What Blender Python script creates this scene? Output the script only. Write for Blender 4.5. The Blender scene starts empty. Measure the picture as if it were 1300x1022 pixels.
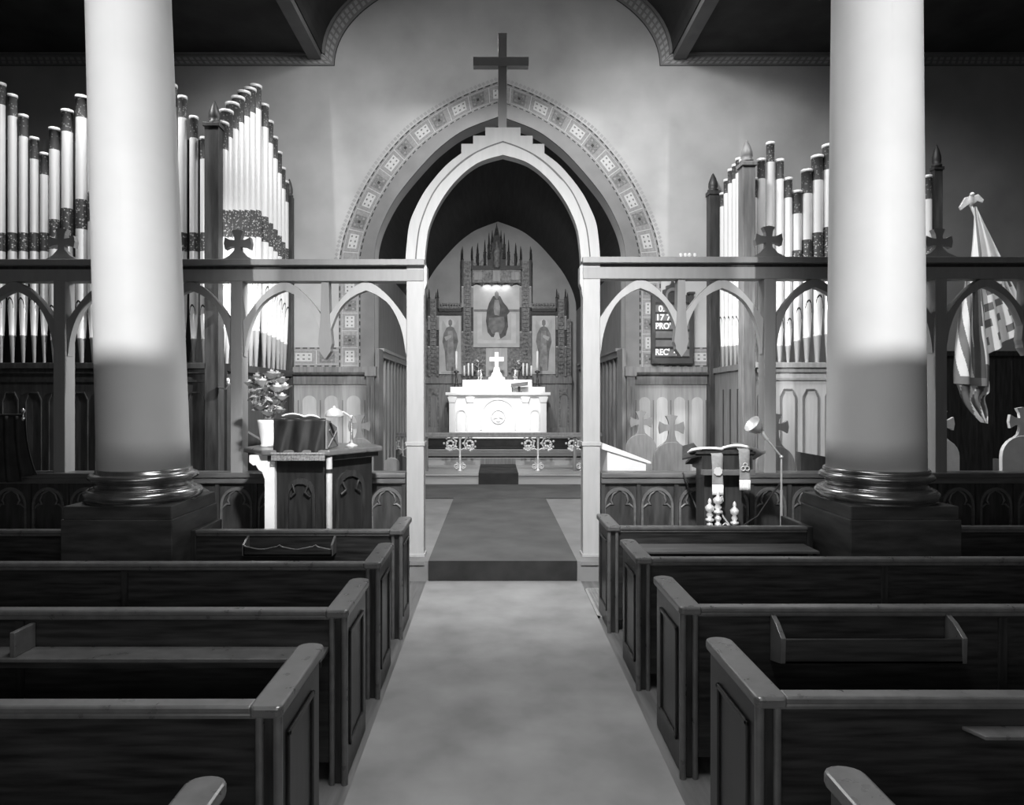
import bpy, bmesh, math, random
from mathutils import Vector, Matrix
random.seed(7)
SC = bpy.context.scene
COL = SC.collection
F, CX, CY, EH = 865.0, 628.0, 503.0, 1.85
PI = math.pi

def X_(x, Y): return (x - CX) * Y / F
def Z_(y, Y): return EH + (CY - y) * Y / F

# ------------------------------------------------------------------ materials
def mat(name, v, rough=.6, metal=0., amt=.15, scale=6., stretch=(1, 1, 1), spec=.5, bump=0., emit=0., detail=4., rvar=0.):
    m = bpy.data.materials.new(name); m.use_nodes = True
    nt = m.node_tree; N = nt.nodes; L = nt.links
    b = N['Principled BSDF']
    b.inputs['Roughness'].default_value = rough
    b.inputs['Metallic'].default_value = metal
    b.inputs['Specular IOR Level'].default_value = spec
    tc = N.new('ShaderNodeTexCoord'); mp = N.new('ShaderNodeMapping'); mp.inputs['Scale'].default_value = stretch
    nz = N.new('ShaderNodeTexNoise'); nz.inputs['Scale'].default_value = scale; nz.inputs['Detail'].default_value = detail
    L.new(tc.outputs['Object'], mp.inputs['Vector']); L.new(mp.outputs['Vector'], nz.inputs['Vector'])
    cr = N.new('ShaderNodeValToRGB')
    a = max(0, v * (1 - amt)); c = min(1, v * (1 + amt))
    cr.color_ramp.elements[0].position = .3; cr.color_ramp.elements[1].position = .7
    cr.color_ramp.elements[0].color = (a, a, a, 1); cr.color_ramp.elements[1].color = (c, c, c, 1)
    L.new(nz.outputs['Fac'], cr.inputs['Fac']); L.new(cr.outputs['Color'], b.inputs['Base Color'])
    if rvar:
        mr = N.new('ShaderNodeMapRange'); mr.inputs['To Min'].default_value = rough - rvar; mr.inputs['To Max'].default_value = rough + rvar
        L.new(nz.outputs['Fac'], mr.inputs['Value']); L.new(mr.outputs['Result'], b.inputs['Roughness'])
    if bump:
        bp = N.new('ShaderNodeBump'); bp.inputs['Strength'].default_value = bump; bp.inputs['Distance'].default_value = .02
        L.new(nz.outputs['Fac'], bp.inputs['Height']); L.new(bp.outputs['Normal'], b.inputs['Normal'])
    if emit:
        b.inputs['Emission Color'].default_value = (1, 1, 1, 1); b.inputs['Emission Strength'].default_value = emit
    return m

def spotted(name, v0, v1, scale=30., rough=.5, thr=.35):
    """dark ground with light spots (voronoi)"""
    m = mat(name, v0, rough); nt = m.node_tree; N = nt.nodes; L = nt.links
    vo = N.new('ShaderNodeTexVoronoi'); vo.inputs['Scale'].default_value = scale
    tc = N.new('ShaderNodeTexCoord'); L.new(tc.outputs['Object'], vo.inputs['Vector'])
    cr = N.new('ShaderNodeValToRGB')
    cr.color_ramp.elements[0].position = thr - .08; cr.color_ramp.elements[1].position = thr + .08
    cr.color_ramp.elements[0].color = (v1, v1, v1, 1); cr.color_ramp.elements[1].color = (v0, v0, v0, 1)
    L.new(vo.outputs['Distance'], cr.inputs['Fac']); L.new(cr.outputs['Color'], N['Principled BSDF'].inputs['Base Color'])
    return m

M = {}
M['plaster'] = mat('plaster', .40, .9, amt=.14, scale=1.3, detail=8, spec=.1)
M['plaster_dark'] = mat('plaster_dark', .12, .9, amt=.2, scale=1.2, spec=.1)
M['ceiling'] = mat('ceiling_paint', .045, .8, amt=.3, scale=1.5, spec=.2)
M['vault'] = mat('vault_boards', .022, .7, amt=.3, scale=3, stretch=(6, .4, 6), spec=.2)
M['arcade'] = mat('arcade_beam', .13, .8, amt=.2, scale=2)
M['stone_ring'] = mat('arch_ring', .17, .8, amt=.12, scale=3)
M['band_ground'] = mat('stencil_ground', .23, .9, amt=.15, scale=30)
M['band_dark'] = mat('stencil_dark', .15, .9, amt=.3, scale=40)
M['band_light'] = mat('stencil_light', .44, .9, amt=.08, scale=20)
M['band_line'] = mat('stencil_line', .04, .9, amt=.2, scale=20)
M['column'] = mat('column_paint', .80, .55, amt=.03, scale=3, spec=.3)
M['base'] = mat('dark_polished_stone', .36, .24, metal=.85, amt=.3, scale=9, spec=.6)
M['plinth'] = mat('plinth_wood', .05, .45, amt=.4, scale=4, stretch=(1, 1, 5), spec=.4)
M['pew'] = mat('pew_wood', .028, .33, amt=.55, scale=7, stretch=(.5, 3, 6), spec=.45, rvar=.1)
M['pew_end'] = mat('pew_end_wood', .026, .36, amt=.5, scale=7, stretch=(5, 5, .6), spec=.45, rvar=.1)
M['pew_cap'] = mat('pew_cap_wood', .115, .3, amt=.2, scale=8, stretch=(2, 2, 2), spec=.6, rvar=.08)  # wood lightened to stand in for highlights along caps and rails
M['screen_dimmed'] = mat('screen_arm_dimmed', .28, .5, amt=.06, scale=5, stretch=(4, 4, .6))  # screen paint darkened to carry the light falloff along the side arms
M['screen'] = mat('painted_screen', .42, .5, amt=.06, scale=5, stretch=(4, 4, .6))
M['darkwood'] = mat('dark_oak', .035, .45, amt=.45, scale=6, stretch=(4, 4, .5), spec=.4)
M['midwood'] = mat('mid_oak', .16, .5, amt=.3, scale=5, stretch=(5, 5, .5))
M['lightwood'] = mat('light_oak', .34, .5, amt=.14, scale=5, stretch=(5, 5, .4))
M['palepanel'] = mat('pale_panel', .50, .6, amt=.08, scale=5, stretch=(5, 5, .5))
M['parapet'] = mat('parapet_oak', .05, .38, amt=.4, scale=6, stretch=(4, 4, .6), spec=.5)
M['parapet_cap'] = mat('parapet_cap_oak', .13, .35, amt=.25, scale=6, stretch=(.6, 4, 4), spec=.5)
M['carpet'] = mat('aisle_carpet', .27, .95, amt=.2, scale=2.2, detail=9, spec=.05, bump=.2)
M['carpet2'] = mat('chancel_carpet', .11, .95, amt=.18, scale=2, detail=9, spec=.05)
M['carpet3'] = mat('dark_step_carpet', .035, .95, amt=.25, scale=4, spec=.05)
M['carpet_tread'] = mat('step_carpet_tread', .06, .95, amt=.2, scale=4, spec=.05)  # step carpet, lighter on the tread than on the riser
M['floor'] = mat('floor_boards', .14, .5, amt=.3, scale=3, stretch=(8, .5, 1))
M['stonefloor'] = mat('chancel_stone', .21, .7, amt=.14, scale=3)
M['stepstone'] = mat('step_oak', .34, .45, amt=.12, scale=4, stretch=(.5, 3, 3))
M['pipe'] = mat('pipe_metal', .74, .33, metal=.2, amt=.03, scale=3, spec=.5)
M['pipe_band'] = spotted('pipe_stencil', .05, .4, 34, .45, .3)
M['pipe_cap'] = spotted('pipe_cap_stencil', .06, .26, 30, .45, .25)
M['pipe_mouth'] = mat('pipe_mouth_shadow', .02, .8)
M['marble'] = mat('white_marble', .82, .35, amt=.03, scale=3)
M['marble2'] = mat('marble_relief', .70, .4, amt=.05, scale=12)
M['brass'] = mat('brass', .75, .25, metal=.9, amt=.08, scale=10)
M['brass_dull'] = mat('brass_dull', .55, .4, metal=.7, amt=.1, scale=10)
M['gilt'] = mat('pale_gilt', .72, .4, metal=.3, amt=.15, scale=25)
M['bronze'] = mat('dark_bronze', .07, .35, metal=.4, amt=.1, scale=10)
M['candle'] = mat('wax', .8, .5, amt=.03)
M['reredos'] = mat('reredos_oak', .13, .6, amt=.55, scale=14, bump=.5)
M['reredos_dark'] = mat('reredos_dark_oak', .018, .6, amt=.5, scale=20, bump=.5)  # darker oak for shafts, cornices and pinnacles
M['reredos_carve'] = mat('reredos_carving', .13, .6, amt=.6, scale=22, bump=.6, stretch=(1, 1, .8))
M['paint_bg'] = mat('painted_sky', .42, .7, amt=.15, scale=3)
M['paint_light'] = mat('painted_light', .5, .7, amt=.1, scale=5)
M['paint_halo'] = mat('painted_halo', .36, .7, amt=.1)
M['paint_robe'] = mat('painted_robe_light', .24, .7, amt=.3, scale=9)
M['paint_mid'] = mat('painted_robe_mid', .15, .7, amt=.35, scale=8)
M['paint_dark'] = mat('painted_robe_dark', .065, .7, amt=.5, scale=7)
M['white'] = mat('white_cloth', .85, .7, amt=.03, scale=8)
M['paper'] = mat('paper', .85, .8, amt=.03)
M['ceramic'] = mat('white_ceramic', .85, .25, amt=.02)
M['whitepaint'] = mat('white_bracket_paint', .8, .5, amt=.08, scale=6)
M['greycloth'] = mat('grey_silk', .27, .6, amt=.1, scale=40)
M['emblem'] = mat('pale_embroidery', .6, .7, amt=.1)
M['darkcloth'] = mat('dark_velvet', .025, .75, amt=.5, scale=5)
M['pulpitwood'] = mat('pulpit_oak', .018, .35, amt=.4, scale=6, stretch=(4, 4, .6), spec=.4)
M['draped'] = mat('draped_velvet', .013, .35, amt=.7, scale=4, stretch=(4, 4, .6), spec=.5)
M['fringe'] = mat('fringe', .24, .8, amt=.4, scale=60)
M['flower'] = mat('white_petals', .78, .6, amt=.1, scale=20)
M['flower2'] = mat('pale_petals', .5, .6, amt=.2, scale=20)
M['leaf'] = mat('leaves', .24, .5, amt=.4, scale=20)
M['iron'] = mat('dark_iron', .02, .5)
M['steel'] = mat('polished_steel', .75, .28, metal=.55, amt=.05)
M['cable'] = mat('cable_rubber', .03, .6)
M['flag_white'] = mat('flag_white', .78, .7, amt=.05, scale=6)
M['flag_dark'] = mat('flag_stripe', .17, .7, amt=.15, scale=6)
M['flag_blue'] = mat('flag_canton', .07, .7, amt=.15, scale=6)
M['stall'] = mat('stall_oak', .20, .5, amt=.2, scale=6, stretch=(4, 4, .6))
M['stall_dark'] = mat('stall_dark_oak', .06, .5, amt=.3, scale=6, stretch=(4, 4, .6))  # darker oak for stall seats, backs and book boards
M['stall_lit'] = mat('stall_lit_oak', .75, .5, amt=.1, scale=6)  # stall oak lightened in colour so these ends look lit
M['board'] = mat('hymn_board_wood', .03, .5, amt=.3)
M['slat'] = mat('hymn_board_slat', .12, .5, amt=.2)
M['letter'] = mat('letter_card', .85, .7, amt=.02)

# ------------------------------------------------------------------ mesh builder
class MB:
    def __init__(s): s.v = []; s.f = []; s.m = []; s.sm = []
    def add(s, vs, fs, m=0, smooth=False):
        o = len(s.v); s.v += [tuple(p) for p in vs]
        for f in fs: s.f.append([i + o for i in f]); s.m.append(m); s.sm.append(smooth)
        return s
    def box(s, x0, x1, y0, y1, z0, z1, m=0):
        x0, x1 = min(x0, x1), max(x0, x1); y0, y1 = min(y0, y1), max(y0, y1); z0, z1 = min(z0, z1), max(z0, z1)
        v = [(x0,y0,z0),(x1,y0,z0),(x1,y1,z0),(x0,y1,z0),(x0,y0,z1),(x1,y0,z1),(x1,y1,z1),(x0,y1,z1)]
        return s.add(v, [(0,3,2,1),(4,5,6,7),(0,1,5,4),(1,2,6,5),(2,3,7,6),(3,0,4,7)], m)
    def prism(s, poly, y0, y1, m=0):                       # poly in x,z, extruded along y
        n = len(poly)
        ar = sum(poly[i][0]*poly[(i+1)%n][1]-poly[(i+1)%n][0]*poly[i][1] for i in range(n))
        if ar < 0: poly = poly[::-1]
        v = [(p[0], y0, p[1]) for p in poly] + [(p[0], y1, p[1]) for p in poly]
        f = [tuple(range(n)), tuple(range(2*n-1, n-1, -1))] + [(i, i+n, (i+1)%n+n, (i+1)%n) for i in range(n)]
        return s.add(v, f, m)
    def prism_z(s, poly, z0, z1, m=0):                     # poly in x,y, extruded along z
        n = len(poly)
        ar = sum(poly[i][0]*poly[(i+1)%n][1]-poly[(i+1)%n][0]*poly[i][1] for i in range(n))
        if ar < 0: poly = poly[::-1]
        v = [(p[0], p[1], z0) for p in poly] + [(p[0], p[1], z1) for p in poly]
        f = [tuple(range(n-1, -1, -1)), tuple(range(n, 2*n))] + [(i, (i+1)%n, (i+1)%n+n, i+n) for i in range(n)]
        return s.add(v, f, m)
    def prism_x(s, poly, x0, x1, m=0):                     # poly in y,z, extruded along x
        n = len(poly)
        ar = sum(poly[i][0]*poly[(i+1)%n][1]-poly[(i+1)%n][0]*poly[i][1] for i in range(n))
        if ar < 0: poly = poly[::-1]
        v = [(x0, p[0], p[1]) for p in poly] + [(x1, p[0], p[1]) for p in poly]
        f = [tuple(range(n-1, -1, -1)), tuple(range(n, 2*n))] + [(i, (i+1)%n, (i+1)%n+n, i+n) for i in range(n)]
        return s.add(v, f, m)
    def ring(s, A, B, y0, y1, m=0):                        # solid strip between two x,z polylines
        n = len(A)
        for i in range(n-1):
            q = [A[i], A[i+1], B[i+1], B[i]]
            s.prism(q, y0, y1, m)
        return s
    def tube(s, pts, r, m=0, n=8, close=False):
        pts = [Vector(p) for p in pts]; k = len(pts); vs = []; fs = []
        up = Vector((0, 0, 1))
        prev = None
        for i, p in enumerate(pts):
            if close: t = (pts[(i+1) % k] - pts[i-1]).normalized()
            else: t = (pts[min(i+1, k-1)] - pts[max(i-1, 0)]).normalized()
            if prev is None:
                a = t.cross(up if abs(t.z) < .9 else Vector((1, 0, 0))).normalized()
            else: a = (prev - t * prev.dot(t)).normalized()
            prev = a; b = t.cross(a)
            rr = r[i] if isinstance(r, (list, tuple)) else r
            for j in range(n):
                an = 2*PI*j/n; vs.append(p + (a*math.cos(an) + b*math.sin(an))*rr)
        for i in range(k if close else k-1):
            for j in range(n):
                i2 = (i+1) % k
                fs.append((i*n+j, i*n+(j+1)%n, i2*n+(j+1)%n, i2*n+j))
        s.add(vs, fs, m, True)
        if not close:
            s.add(vs[:n], [tuple(range(n))[::-1]], m); s.add(vs[-n:], [tuple(range(n))], m)
        return s
    def lathe(s, prof, c=(0,0,0), n=24, m=0, mats=None, smooth=True):   # prof: list of (r,z)
        vs = []; k = len(prof)
        for r, z in prof:
            for j in range(n):
                a = 2*PI*j/n; vs.append((c[0]+max(r,1e-4)*math.cos(a), c[1]+max(r,1e-4)*math.sin(a), c[2]+z))
        for i in range(k-1):
            fs = [(i*n+j, i*n+(j+1)%n, (i+1)*n+(j+1)%n, (i+1)*n+j) for j in range(n)]
            o = len(s.v)
            if i == 0: base = o; s.v += vs
            for f in fs: s.f.append([q+base for q in f]); s.m.append(mats[i] if mats else m); s.sm.append(smooth)
        s.f.append([base+j for j in range(n)][::-1]); s.m.append(mats[0] if mats else m); s.sm.append(False)
        s.f.append([base+(k-1)*n+j for j in range(n)]); s.m.append(mats[-1] if mats else m); s.sm.append(False)
        return s
    def ball(s, c, r, m=0, n=10, k=6, sq=(1,1,1)):
        vs = []; fs = []
        for i in range(k+1):
            t = PI*i/k
            for j in range(n):
                a = 2*PI*j/n
                vs.append((c[0]+r*sq[0]*math.sin(t)*math.cos(a), c[1]+r*sq[1]*math.sin(t)*math.sin(a), c[2]-r*sq[2]*math.cos(t)))
        for i in range(k):
            for j in range(n): fs.append((i*n+j, i*n+(j+1)%n, (i+1)*n+(j+1)%n, (i+1)*n+j))
        return s.add(vs, fs, m, True)
    def grid(s, fn, nu, nv, m=0, mfn=None, smooth=True):
        o = len(s.v)
        for i in range(nu+1):
            for j in range(nv+1): s.v.append(tuple(fn(i/nu, j/nv)))
        for i in range(nu):
            for j in range(nv):
                a = o+i*(nv+1)+j
                s.f.append([a, a+nv+1, a+nv+2, a+1]); s.m.append(mfn((i+.5)/nu, (j+.5)/nv) if mfn else m); s.sm.append(smooth)
        return s

ORG = {}
def obj(name, mb, mats, parent=None, loc=None, bevel=0., label=None, solid=0.):
    if not isinstance(mats, (list, tuple)): mats = [mats]
    org = ORG[parent.name] if parent else Vector(loc or (0, 0, 0))
    me = bpy.data.meshes.new(name)
    me.from_pydata([tuple(Vector(v) - org) for v in mb.v], [], mb.f)
    for m in mats: me.materials.append(M[m])
    me.polygons.foreach_set('material_index', mb.m); me.polygons.foreach_set('use_smooth', mb.sm)
    me.update()
    o = bpy.data.objects.new(name, me); COL.objects.link(o)
    if parent: o.parent = parent
    else: o.location = org
    ORG[o.name] = org
    if solid:
        md = o.modifiers.new('solid', 'SOLIDIFY'); md.thickness = solid; md.offset = 0
    if bevel:
        md = o.modifiers.new('bevel', 'BEVEL'); md.width = bevel; md.segments = 2; md.limit_method = 'ANGLE'; md.angle_limit = .6
    if label: o['label'] = label
    return o
def tag(o, label, cat, group=None, kind=None):
    o['label'] = label; o['category'] = cat
    if group: o['group'] = group
    if kind: o['kind'] = kind
    return o
def thing(name, label, cat, loc=(0,0,0), group=None):
    o = bpy.data.objects.new(name, None); COL.objects.link(o); o.location = loc; o.empty_display_size = .1
    ORG[o.name] = Vector(loc)
    return tag(o, label, cat, group)
def struct(name, mb, mats, bevel=0., label=None):
    o = obj(name, mb, mats, bevel=bevel); o['kind'] = 'structure'
    if label: o['label'] = label
    return o
def lerp(a, b, t): return a + (b - a) * t
def resample(P, n):
    P = [Vector((p[0], p[1])) for p in P]; d = [0]
    for i in range(1, len(P)): d.append(d[-1] + (P[i]-P[i-1]).length)
    out = []; 
    for k in range(n):
        t = d[-1]*k/(n-1); i = 1
        while i < len(P)-1 and d[i] < t: i += 1
        u = (t - d[i-1]) / max(1e-9, d[i]-d[i-1]); p = P[i-1].lerp(P[i], u); out.append((p.x, p.y))
    return out
def smooth_curve(P, sub=6):                                # Catmull-Rom through 2D points
    Q = [P[0]] + list(P) + [P[-1]]; out = []
    for i in range(1, len(Q)-2):
        p0, p1, p2, p3 = [Vector(Q[j]) for j in (i-1, i, i+1, i+2)]
        for k in range(sub):
            t = k/sub
            out.append(tuple(.5*((2*p1)+(p2-p0)*t+(2*p0-5*p1+4*p2-p3)*t*t+(3*p1-p0-3*p2+p3)*t**3)))
    out.append(tuple(P[-1])); return out

# ------------------------------------------------------------------ the room
CXX = .085                                                # centre line of chancel
YW, YB = 11.0, 17.6
half = smooth_curve([(0,6.36),(.54,6.155),(.88,5.93),(1.2,5.63),(1.647,5.09),(1.895,4.635),(2.0,4.3),(2.02,4.05)], 5)
inner = [(CXX-x, z) for x, z in half[::-1]] + [(CXX+x, z) for x, z in half[1:]]     # left springing -> apex -> right
VC, VA, VZ, VBH = .04, 2.82, 7.38, 1.62
vault = [(VC - VA*math.cos(PI*k/40), VZ + VBH*math.sin(PI*k/40)) for k in range(41)]
struct('floor', MB().box(-9.2, 9.2, -3, 6.81, -.1, 0), 'floor')
cf = MB().box(-9.2, 9.2, 6.81, 12.7, -.1, .2).box(-1.94, 2.11, 12.7, YB, -.1, .2)
cf.box(-1.9, -.70, 6.79, 6.81, .165, .2).box(.86, 1.9, 6.79, 6.81, .165, .2)
struct('chancel_floor', cf, 'stonefloor')
poly = [(-9.2, .2), (-9.2, VZ)] + vault + [(9.2, VZ), (9.2, .2)] + [(inner[-1][0], .2)] + inner[::-1] + [(inner[0][0], .2)]
struct('wall_front', MB().prism(poly, YW, YW+.35), 'plaster')
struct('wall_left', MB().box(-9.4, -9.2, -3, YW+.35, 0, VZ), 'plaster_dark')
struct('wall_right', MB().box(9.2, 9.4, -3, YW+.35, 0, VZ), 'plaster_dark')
cm = MB()
vout = [(VC + (x-VC)*1.04, z+.12) for x, z in vault]
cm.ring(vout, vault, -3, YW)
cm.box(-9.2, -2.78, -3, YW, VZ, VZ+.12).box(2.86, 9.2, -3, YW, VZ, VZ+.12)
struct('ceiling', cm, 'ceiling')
struct('trim_1', MB().box(-3.0, -2.80, -3, YW-.02, VZ-.1, VZ), 'arcade', label='arcade beam edging the dark left ceiling')
struct('trim_2', MB().box(2.88, 3.08, -3, YW-.02, VZ-.1, VZ), 'arcade', label='arcade beam edging the dark right ceiling')
# unseen slab above and behind the camera, added to shade the lower columns
struct('added_shade_slab', MB().box(-9.2, 9.2, .1, .3, 2.95, 3.65).box(-9.2, 9.2, -3, .1, 2.95, 3.05), 'plaster_dark', label='unseen slab added to shade the lower columns')

# chancel beyond the arch
struct('wall_chancel_left', MB().box(-2.12, -1.935, YW+.35, YB, .2, 4.3), 'midwood')
struct('wall_chancel_right', MB().box(2.105, 2.3, YW+.35, YB, .2, 4.3), 'midwood')
outr = [(CXX+(x-CXX)*1.06, z+.12) for x, z in inner]
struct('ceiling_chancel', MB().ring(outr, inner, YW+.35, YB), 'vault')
bp = [(inner[0][0], .2)] + inner + [(inner[-1][0], .2)]
struct('wall_sanctuary', MB().prism(bp, YB, YB+.2), mat and 'plaster_dark')
M['plaster_san'] = mat('sanctuary_plaster', .27, .9, amt=.15, scale=1.5, spec=.1)
bpy.data.objects['wall_sanctuary'].data.materials[0] = M['plaster_san']
# chancel side dado: panelled strips
for s, xw in ((-1, -1.935), (1, 2.105)):
    d = MB()
    zt = 2.62
    d.box(xw, xw - s*.06, YW+.36, 16.9, zt-.12, zt)
    d.box(xw, xw - s*.09, YW+.36, 16.9, zt-.02, zt+.03)
    for k in range(14):
        y = YW+.45+k*.4
        d.box(xw, xw - s*.035, y, y+.06, .2, zt-.12)
        d.box(xw, xw - s*.02, y+.17, y+.2, .9, zt-.3)
    d.box(xw, xw - s*.04, YW+.36, 16.9, .2, .5)
    struct('trim_3' if s < 0 else 'trim_4', d, 'lightwood' if s < 0 else 'midwood', label='panelled dado on the %s side of the chancel' % ('left' if s < 0 else 'right'))

# steps
st = MB().box(-1.93, 2.10, 12.7, 14.4, .2, .37).box(-1.93, 2.10, 12.66, 14.4, .37, .4)
struct('chancel_step', st, 'stepstone')
struct('altar_step', MB().box(-1.93, 2.10, 14.4, 14.75, .4, .55).box(-1.93, 2.10, 14.37, 14.75, .53, .55), 'stepstone')
struct('altar_step', MB().box(-1.93, 2.10, 14.75, 15.6, .4, .7).box(-1.93, 2.1, 14.72, 15.6, .68, .7), 'stepstone')
struct('altar_platform', MB().box(-1.93, 2.10, 15.6, YB, .4, .85), 'stepstone')

# ring and stencilled band round the chancel arch
def off(x, z, d):                                         # offset of the inner profile outwards
    return x, z
def norm_off(P, d):
    out = []
    for i, p in enumerate(P):
        a = Vector(P[max(0, i-1)]); b = Vector(P[min(len(P)-1, i+1)]); t = (b-a).normalized()
        n = Vector((-t.y, t.x)); out.append((p[0]+n.x*d, p[1]+n.y*d))
    return out
ringA = [(CXX-x, z) for x, z in smooth_curve([(2.245,4.0),(2.24,4.11),(2.16,4.47),(1.97,4.93),(1.64,5.46),(1.19,5.945),(.53,6.38),(0,6.585)], 5)]
ringA = ringA + [(2*CXX-x, z) for x, z in ringA[-2::-1]]
ringA = resample(ringA, 61); innR = resample(inner, 61)
bandO = [(CXX-x, z) for x, z in smooth_curve([(2.60,4.0),(2.585,4.14),(2.485,4.56),(2.22,5.17),(1.85,5.74),(1.366,6.237),(.667,6.67),(0,6.94)], 5)]
bandO = bandO + [(2*CXX-x, z) for x, z in bandO[-2::-1]]
bandO = resample(bandO, 241); bandI = resample(ringA, 241)
rg = MB().ring(ringA, innR, YW-.035, YW)
zl = Z_(466, YW)
for s in (-1, 1):
    e0 = innR[0] if s < 0 else innR[-1]; e1 = ringA[0] if s < 0 else ringA[-1]
    rg.box(e0[0], e1[0], YW-.035, YW, zl, e0[1])
struct('trim_5', rg, 'stone_ring', label='plain stone ring round the chancel arch')

# the band: (u along, v across) painted cells as thin relief
def band_pt(path_o, path_i, n, u, v):
    k = u*(n-1); i = min(int(k), n-2); t = k-i
    o = Vector(path_o[i]).lerp(Vector(path_o[i+1]), t); q = Vector(path_i[i]).lerp(Vector(path_i[i+1]), t)
    return q.lerp(o, v)
def band(mb, PO, PI_, length, y, first=0.):
    n = len(PO)
    def cell(u0, u1, v0, v1, m, lift):
        if u0 < -1e-6 or u1 > 1+1e-6: return
        k = max(1, int((u1-u0)*length/.12))
        for a in range(k):
            ua, ub = lerp(u0, u1, a/k), lerp(u0, u1, (a+1)/k)
            p = [band_pt(PO, PI_, n, *w) for w in ((ua, v0), (ub, v0), (ub, v1), (ua, v1))]
            mb.add([(c.x, y-lift, c.y) for c in p], [(0, 1, 2, 3)], m)
    cell(0, 1, 0, 1, 0, .004)
    cell(0, 1, .14, .155, 2, .006); cell(0, 1, .845, .86, 2, .006)
    nd = int(length/.11)
    for k in range(nd):
        cell(k/nd, (k+.62)/nd, .02, .075, 3, .006); cell(k/nd, (k+.66)/nd, .93, .985, 3, .006)
    per = .667; cnt = max(1, round(length/per)); 
    for k in range(-1 if first else 0, cnt):
        u0 = (k + first) / cnt; w = 1/cnt
        cell(u0+w*.04, u0+w*.055, .15, .85, 2, .006); cell(u0+w*.55, u0+w*.565, .15, .85, 2, .006)
        cell(u0+w*.14, u0+w*.47, .29, .71, 2, .007)
        for a in range(3):
            for b in range(2):
                ua = u0+w*(.15+a*.108); vb = .32+b*.2
                cell(ua+w*.028, ua+w*.072, vb+.05, vb+.12, 1, .009)
        cell(u0+w*.62, u0+w*.92, .22, .78, 1, .007)
        cell(u0+w*.74, u0+w*.80, .44, .56, 3, .009)
        for a, b in ((.66, .3), (.66, .62), (.84, .3), (.84, .62)): cell(u0+w*a, u0+w*(a+.05), b, b+.09, 0, .009)
arc = sum((Vector(bandO[i+1])-Vector(bandO[i])).length for i in range(240))
bm_ = MB()
band(bm_, bandO, bandI, 11*.667, YW-.002, .195)
zb0 = Z_(441, YW)
for s in (-1, 1):
    xo = bandO[0][0] if s < 0 else bandO[-1][0]; xi = bandI[0][0] if s < 0 else bandI[-1][0]
    ztop = bandO[0][1] if s < 0 else bandO[-1][1]
    PO = [(xo, z) for z in (zl, ztop)]; Pi = [(xi, z) for z in (zl, ztop)]
    if s < 0: band(bm_, PO, Pi, ztop-zl, YW-.002)
    else: band(bm_, PO[::-1], Pi[::-1], ztop-zl, YW-.002)
    xe = X_(366, YW) if s < 0 else X_(908, YW)
    PO = [(xe, zb0), (xo, zb0)]; Pi = [(xe, zl), (xo, zl)]
    band(bm_, PO, Pi, abs(xe-xo), YW-.002)
struct('trim_6', bm_, ['band_ground', 'band_dark', 'band_light', 'band_line'], label='stencilled band painted round the chancel arch')
bpy.data.objects['trim_6'].data.materials[1] = M['band_dark']
# faint outer lace edge
lace = MB()
for k in range(0, 240, 2):
    p = band_pt(bandO, bandI, 241, k/240, 1.14); r = .035
    lace.add([(p.x-r, YW-.003, p.y), (p.x, YW-.003, p.y-r), (p.x+r, YW-.003, p.y), (p.x, YW-.003, p.y+r)], [(0, 1, 2, 3)])
M['lace'] = mat('stencil_lace', .31, .9, amt=.1)
struct('trim_7', lace, 'lace', label='faint lace edging painted outside the arch band')
# cornice band under ceiling line and up the vault
crn = MB()
def crn_strip(A, B):
    L_ = sum((Vector(A[i+1])-Vector(A[i])).length for i in range(len(A)-1)); n = len(A)
    def cell(u0, u1, v0, v1, m, lift):
        p = [band_pt(A, B, n, *w) for w in ((u0, v0), (u1, v0), (u1, v1), (u0, v1))]
        crn.add([(c.x, YW-lift, c.y) for c in p], [(0, 1, 2, 3)], m)
    k = int(L_/.1)
    for i in range(k):
        cell(i/k, (i+1)/k, 0, 1, 0, .004)
        cell(i/k+.2/k, (i+.8)/k, .22, .46, 1, .006); cell(i/k+.2/k, (i+.8)/k, .54, .78, 1, .006)
    for i in range(k): cell(i/k, (i+1)/k, 0, .06, 2, .006)
for s in (-1, 1):
    xa = -2.78 if s < 0 else 2.86
    crn_strip([(s*9.2, VZ-.02), (xa, VZ-.02)], [(s*9.2, VZ-.2), (xa+.2*-s, VZ-.2)])
vin = [(VC+(x-VC)*.93, max(VZ-.2, VZ-.2+(z-VZ)*.96)) for x, z in vault]
crn_strip(resample(vault, 120), resample(vin, 120))
M['cornice_l'] = mat('cornice_stencil_light', .34, .9, amt=.1); M['cornice_g'] = mat('cornice_ground', .2, .9, amt=.1)
struct('trim_8', crn, ['cornice_g', 'cornice_l', 'band_line'], label='stencilled border below the ceiling')
lip = MB()
for s in (-1, 1):
    xa = -2.80 if s < 0 else 2.88
    lip.box(s*9.2, xa, YW-.05, YW, VZ-.03, VZ)
lip.ring([(VC+(x-VC), z) for x, z in vault], [(VC+(x-VC)*.985, z-.02) for x, z in vault], YW-.04, YW)
struct('trim_9', lip, 'stone_ring', label='thin moulding where wall meets ceiling')

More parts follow.
